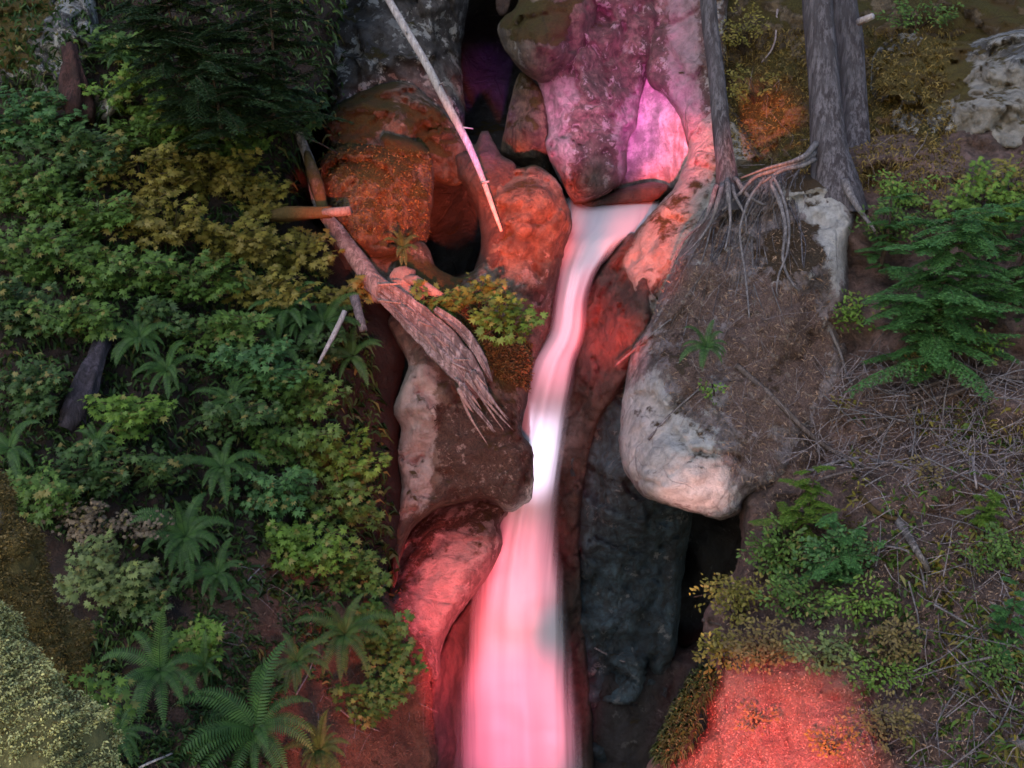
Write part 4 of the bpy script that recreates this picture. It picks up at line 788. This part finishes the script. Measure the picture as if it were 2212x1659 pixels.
def drop(poly, n, up=0.0):
    """points on the nearest visible rock or soil inside a surveyed patch, with normals"""
    poly = np.array(poly, float); lo, hi = poly.min(0), poly.max(0); q = rng.uniform(lo, hi, (n*4, 2)); q = q[inside(poly, q)][:n]
    A = []; N = []
    for u, v in q:
        dv = Vector(P(u, v, 1)-CAM).normalized(); h = bvh.ray_cast(Vector(CAM), dv)
        if h[0] is not None:
            nn = h[1] if h[1].dot(dv) < 0 else -h[1]
            A.append(np.array(h[0])+np.array(nn)*up); N.append(np.array(nn))
    return np.array(A), np.array(N)
def stuff(name, label, o): o['kind'] = 'stuff'; o.name = name; o['label'] = label; o['category'] = name.replace('_', ' '); return o
A, N = drop([(1400, 640), (1560, 460), (1700, 420), (1790, 560), (1840, 850), (1780, 980), (1640, 1070), (1560, 1000), (1440, 860)], 5500)
stuff('needle_litter', 'brown needle litter and rootlets clinging to the boulder', blades('needle_litter', A, N, .05, .12, LM['t'], spread=1.2, bend=.2))
A, N = drop([(1640, 1080), (1850, 850), (2300, 800), (2300, 1700), (1880, 1700), (1840, 1420), (1600, 1400), (1540, 1320), (1600, 1200)], 26000)
stuff('leaf_litter', 'needles and dead leaves covering the right bank', blades('leaf_litter', A, N, .03, .2, LM['t'], spread=1.2, bend=.0))
A, N = drop([(1520, 1430), (1620, 1400), (1860, 1420), (1900, 1700), (1400, 1700), (1410, 1640), (1520, 1560)], 9000)
stuff('moss', 'short pale moss on the bulging red lit soil', blades('moss', A, N, .016, .3, LM['x'], spread=.8, bend=.2))
A, N = drop([(300, 1250), (620, 1200), (860, 1250), (940, 1400), (940, 1700), (300, 1700)], 14000)
stuff('leaf_litter', 'reddish needle litter on the bare soil of the left bank', blades('leaf_litter', A, N, .03, .22, LM['r'], spread=1.1, bend=.1))
A, N = drop([(1880, 60), (2080, 60), (2040, 150), (2070, 300), (2110, 430), (2000, 450), (1560, 330), (1560, 60), (1750, 60)], 12000)
stuff('moss', 'olive moss tufts on the upper right slope', blades('moss', A, N, .06, .16, LM['h'], spread=.8, bend=.5))
A, N = drop([(1000, 620), (1150, 740), (1150, 850), (1080, 820), (940, 680)], 5000)
stuff('moss', 'brown moss tufts on the crown of the left slab', blades('moss', A, N, .045, .25, LM['n'], spread=.8))
A, N = drop([(700, 300), (930, 330), (930, 520), (720, 520)], 3500)
stuff('moss', 'orange lit moss tufts on the rounded boulder', blades('moss', A, N, .035, .25, LM['n'], spread=.8))
A, N = drop([(0, -50), (740, -50), (740, 300), (600, 500), (800, 700), (860, 1300), (400, 1300), (0, 1100)], 14000)
stuff('undergrowth', 'dim undergrowth sprigs between the shrubs of the left bank', blades('undergrowth', A, N, .13, .22, LM['d'], spread=.8, bend=.6))

A, N = drop([(1850, 900), (2230, 850), (2230, 1700), (1850, 1700), (1820, 1100)], 3800)
k_ = np.array([noise.noise(Vector(p)*1.1)+.4*noise.noise(Vector(p)*4) for p in A]) > .02
stuff('undergrowth', 'small green and ochre sprigs dotted over the right bank', blades('undergrowth', A[k_], N[k_], .08, .28, LM['y'], spread=.9, bend=.4))
A, N = drop([(1850, 900), (2230, 850), (2230, 1700), (1850, 1700), (1820, 1100)], 3000)
k_ = np.array([noise.noise(Vector(p)*1.1+Vector((5, 0, 0)))+.4*noise.noise(Vector(p)*4) for p in A]) > .08
stuff('undergrowth', 'green seedlings dotted over the right bank', blades('undergrowth', A[k_], N[k_], .09, .3, LM['g'], spread=.9, bend=.4))
A, N = drop([(190, 1280), (520, 1230), (720, 1300), (700, 1660), (200, 1660), (150, 1480)], 7000)
k_ = np.array([noise.noise(Vector(p)*1.6+Vector((2, 0, 0)))+.4*noise.noise(Vector(p)*4) for p in A]) > -.02
stuff('undergrowth', 'dark low sprigs around the bottom ferns of the left bank', blades('undergrowth', A[k_], N[k_], .085, .25, LM['d'], spread=.9, bend=.5))
# twigs, thin and countless
def twig_mesh(polys, label, L=.5, mat='twig', r=.0052, up=.04):
    mb = MB()
    for poly, n in polys:
        A, N = drop(poly, n, up)
        for p, nn in zip(A, N):
            t = rng.normal(0, 1, 3); t -= nn*(t@nn); t /= np.linalg.norm(t); l = L*random.uniform(.3, 1.4)
            b = rng.normal(0, .16*l, 3); pts = catmull([p-t*l*.5, p+b*.6+nn*.03, p+t*l*.5+nn*random.uniform(0, .25)*l], l/5, closed=False)
            V, F = tube(pts, np.linspace(r, r*.4, len(pts))*random.uniform(.6, 1.5), 4, 0, 0, False); mb.add(V, F)
    return stuff('twigs', label, mb.build('twigs', M[mat]))
twig_mesh([([(1820, 800), (1960, 760), (2230, 800), (2230, 1000), (2000, 1060), (1800, 1020), (1700, 1000)], 420), ([(1850, 1050), (2230, 1000), (2230, 1400), (1950, 1300)], 110), ([(1950, 1400), (2230, 1300), (2230, 1680), (1850, 1680)], 90)], 'tangle of thin grey twigs lying on the right bank')
twig_mesh([([(1830, 800), (1980, 760), (2230, 800), (2230, 1020), (2000, 1080), (1780, 1040)], 70), ([(1860, 1080), (2230, 1050), (2230, 1660), (1950, 1500)], 35)], 'thicker bleached twigs criss-crossing on the right bank', .9, 'root', .009, .09)
twig_mesh([([(1400, 700), (1600, 560), (1800, 700), (1820, 900), (1640, 1050), (1480, 900)], 110)], 'thin rootlets and twigs on the face of the boulder', .35, 'twig', .003)
twig_mesh([([(480, 1180), (800, 1250), (930, 1500), (900, 1659), (650, 1659), (450, 1350)], 60)], 'thin twigs on the bare soil of the left bank', .35, 'twig', .0028)
twig_mesh([([(1600, 150), (1900, 250), (2050, 350), (1900, 450), (1600, 400)], 50)], 'thin twigs on the upper right slope', .4, 'twig', .003)
def dry(u, v, up=.05):
    dv = Vector(P(u, v, 1)-CAM).normalized(); h = bvh.ray_cast(Vector(CAM), dv)
    return (h[0]-Vector(CAM)).dot(Vector(FV))-up if h[0] is not None else 15
for i in range(90):      # matted roots that crept over the boulder, all grown from the thick trunk
    tr = [o for o in bpy.data.objects if o.name.startswith('conifer_tree')][i % 2 if i < 30 else 1]
    u0, v0 = ((random.uniform(1555, 1600), 425) if tr.name == 'conifer_tree' else (random.uniform(1610, 1740), random.uniform(362, 385))); L = random.choice([60, 110, 170, 240, 330]); dx = random.uniform(-.7, .35); pts = []
    for k in range(6):
        f = k/5; uu = u0+dx*L*f**.6*1.2+16*noise.noise(Vector((i*2.7, f*3, 0))); vv = v0+L*f
        pts.append((uu, vv, float(dry(uu, vv, .012)), (1-.75*f)*random.uniform(1.0, 3.0)))
    md = np.median([p[2] for p in pts]); pts = [p for p in pts if abs(p[2]-md) < .6]
    if len(pts) > 2: stick('root', pts, random.choice(['root', 'branch', 'bark']), tr, k=5, step=.07, wob=.03, seed=i, rough=.3)
BR = [([(1590, 790), (1660, 850), (1740, 930), (1800, 975), (1870, 1010)], 7, 'branch', 'long brown fallen branch slanting down the boulder'), ([(2212, 815), (2130, 820), (2060, 850), (1990, 870), (1900, 905)], 5, 'branch', 'brown branch reaching in from the right edge'),
 ([(2180, 780), (2100, 800), (2040, 820), (1960, 850)], 6, 'branch', 'dark branch above the reaching brown one'), ([(1740, 1020), (1850, 990), (1960, 1010), (2080, 1015), (2180, 1000)], 4, 'root', 'long curved grey branch across the twig litter'), ([(1740, 1090), (1750, 1050), (1820, 1020), (1930, 1000)], 4, 'branch', 'hooked branch below the boulder'),
 ([(1940, 1125), (1965, 1165), (1985, 1200), (2005, 1235)], 10, 'log', 'short broken stick with a pale end on the right bank'), ([(1860, 1075), (1900, 1110), (1950, 1120), (1975, 1130)], 7, 'mosslog', 'bent brown branch beside the short broken stick'), ([(1400, 950), (1440, 905), (1480, 865), (1510, 840)], 3, 'root', 'straight pale stick leaning on the boulder face'),
 ([(1330, 790), (1370, 755), (1410, 720), (1450, 690)], 3, 'root', 'stick poking out from the left side of the boulder'), ([(1795, 715), (1815, 760), (1825, 800), (1840, 830)], 4, 'root', 'pale curved stick on the right flank of the boulder'), ([(2060, 620), (2080, 690), (2092, 760), (2092, 820)], 2.5, 'twig', 'thin upright dead stem before the dense hemlock'),
 ([(2225, 640), (2200, 650), (2170, 665)], 11, 'pole', 'pale broken branch end at the right edge'), ([(1990, 760), (2010, 735), (2025, 725)], 9, 'root', 'short grey stump of a branch in the twig litter'), ([(1680, 20), (1675, 80), (1665, 110), (1645, 135)], 2.5, 'twig', 'thin hanging pale twig left of the thick trunk'),
 ([(1520, 1340), (1550, 1350), (1590, 1365)], 5, 'branch', 'stub poking over the dark chasm'), ([(2100, 985), (2105, 1040), (2108, 1060)], 3, 'twig', 'short upright pale twig in the litter'), ([(1910, 1180), (1960, 1190), (1990, 1230), (2000, 1280)], 3, 'root', 'thin drooping twig on the right bank'), ([(640, 1500), (665, 1460), (680, 1420)], 2, 'twig', 'thin slanting pale twig above the largest fern'),
 ([(300, 1659), (340, 1640), (375, 1625)], 3, 'pole', 'pale curved twig at the bottom edge'), ([(535, 1255), (550, 1240), (570, 1220)], 2, 'twig', 'thin pale twig on the red soil'), ([(730, 1530), (770, 1560), (820, 1580)], 2, 'twig', 'thin forked twig on the ochre bank'), ([(1285, 1400), (1310, 1412), (1350, 1430)], 2, 'twig', 'lone pale twig in the dark chasm'),
 ([(640, 290), (690, 310), (740, 340)], 2, 'branch', 'thin reddish twig arching from the dead log stem')]
for i, (pts, r_, m_, lb) in enumerate(BR):
    ds = [dry(u, v) for u, v in pts]; md = np.median(ds); c = [(u, v, min(max(d_, md-.5), md+.5), r_*(1-.45*k/len(pts))) for k, ((u, v), d_) in enumerate(zip(pts, ds))]
    tag(stick('branch' if r_ > 3 else 'twig', c, m_, seed=i*1.3, step=.07, wob=.015, rough=.3), lb, 'branch', 'fallen sticks and branches')
# dark moss tongue hanging at the chasm edge
rk('dark green moss covered root tongue hanging left of the red lit soil', [(1535, 1440), (1545, 1480), (1520, 1520), (1510, 1560), (1490, 1610), (1450, 1640), (1425, 1650), (1415, 1615), (1440, 1560), (1470, 1500), (1500, 1450)], [(1530, 1450, 11.3), (1500, 1520, 11.1), (1430, 1630, 11.0)], 'darkmoss', name='mossy_root', cat='root', rnd=18, deep=.2, thick=.4, sp=5, facet=0, amp=.08)

bvh = make_bvh([o for o in bpy.data.objects if o.name == 'mossy_root'])
A, N = drop([(1400, 1430), (1560, 1430), (1560, 1660), (1400, 1660)], 5000)
mr_ = bpy.data.objects['mossy_root']
blades('hanging_moss', A, N, .06, .14, LM['d'], mr_, spread=.5, bend=1.0)
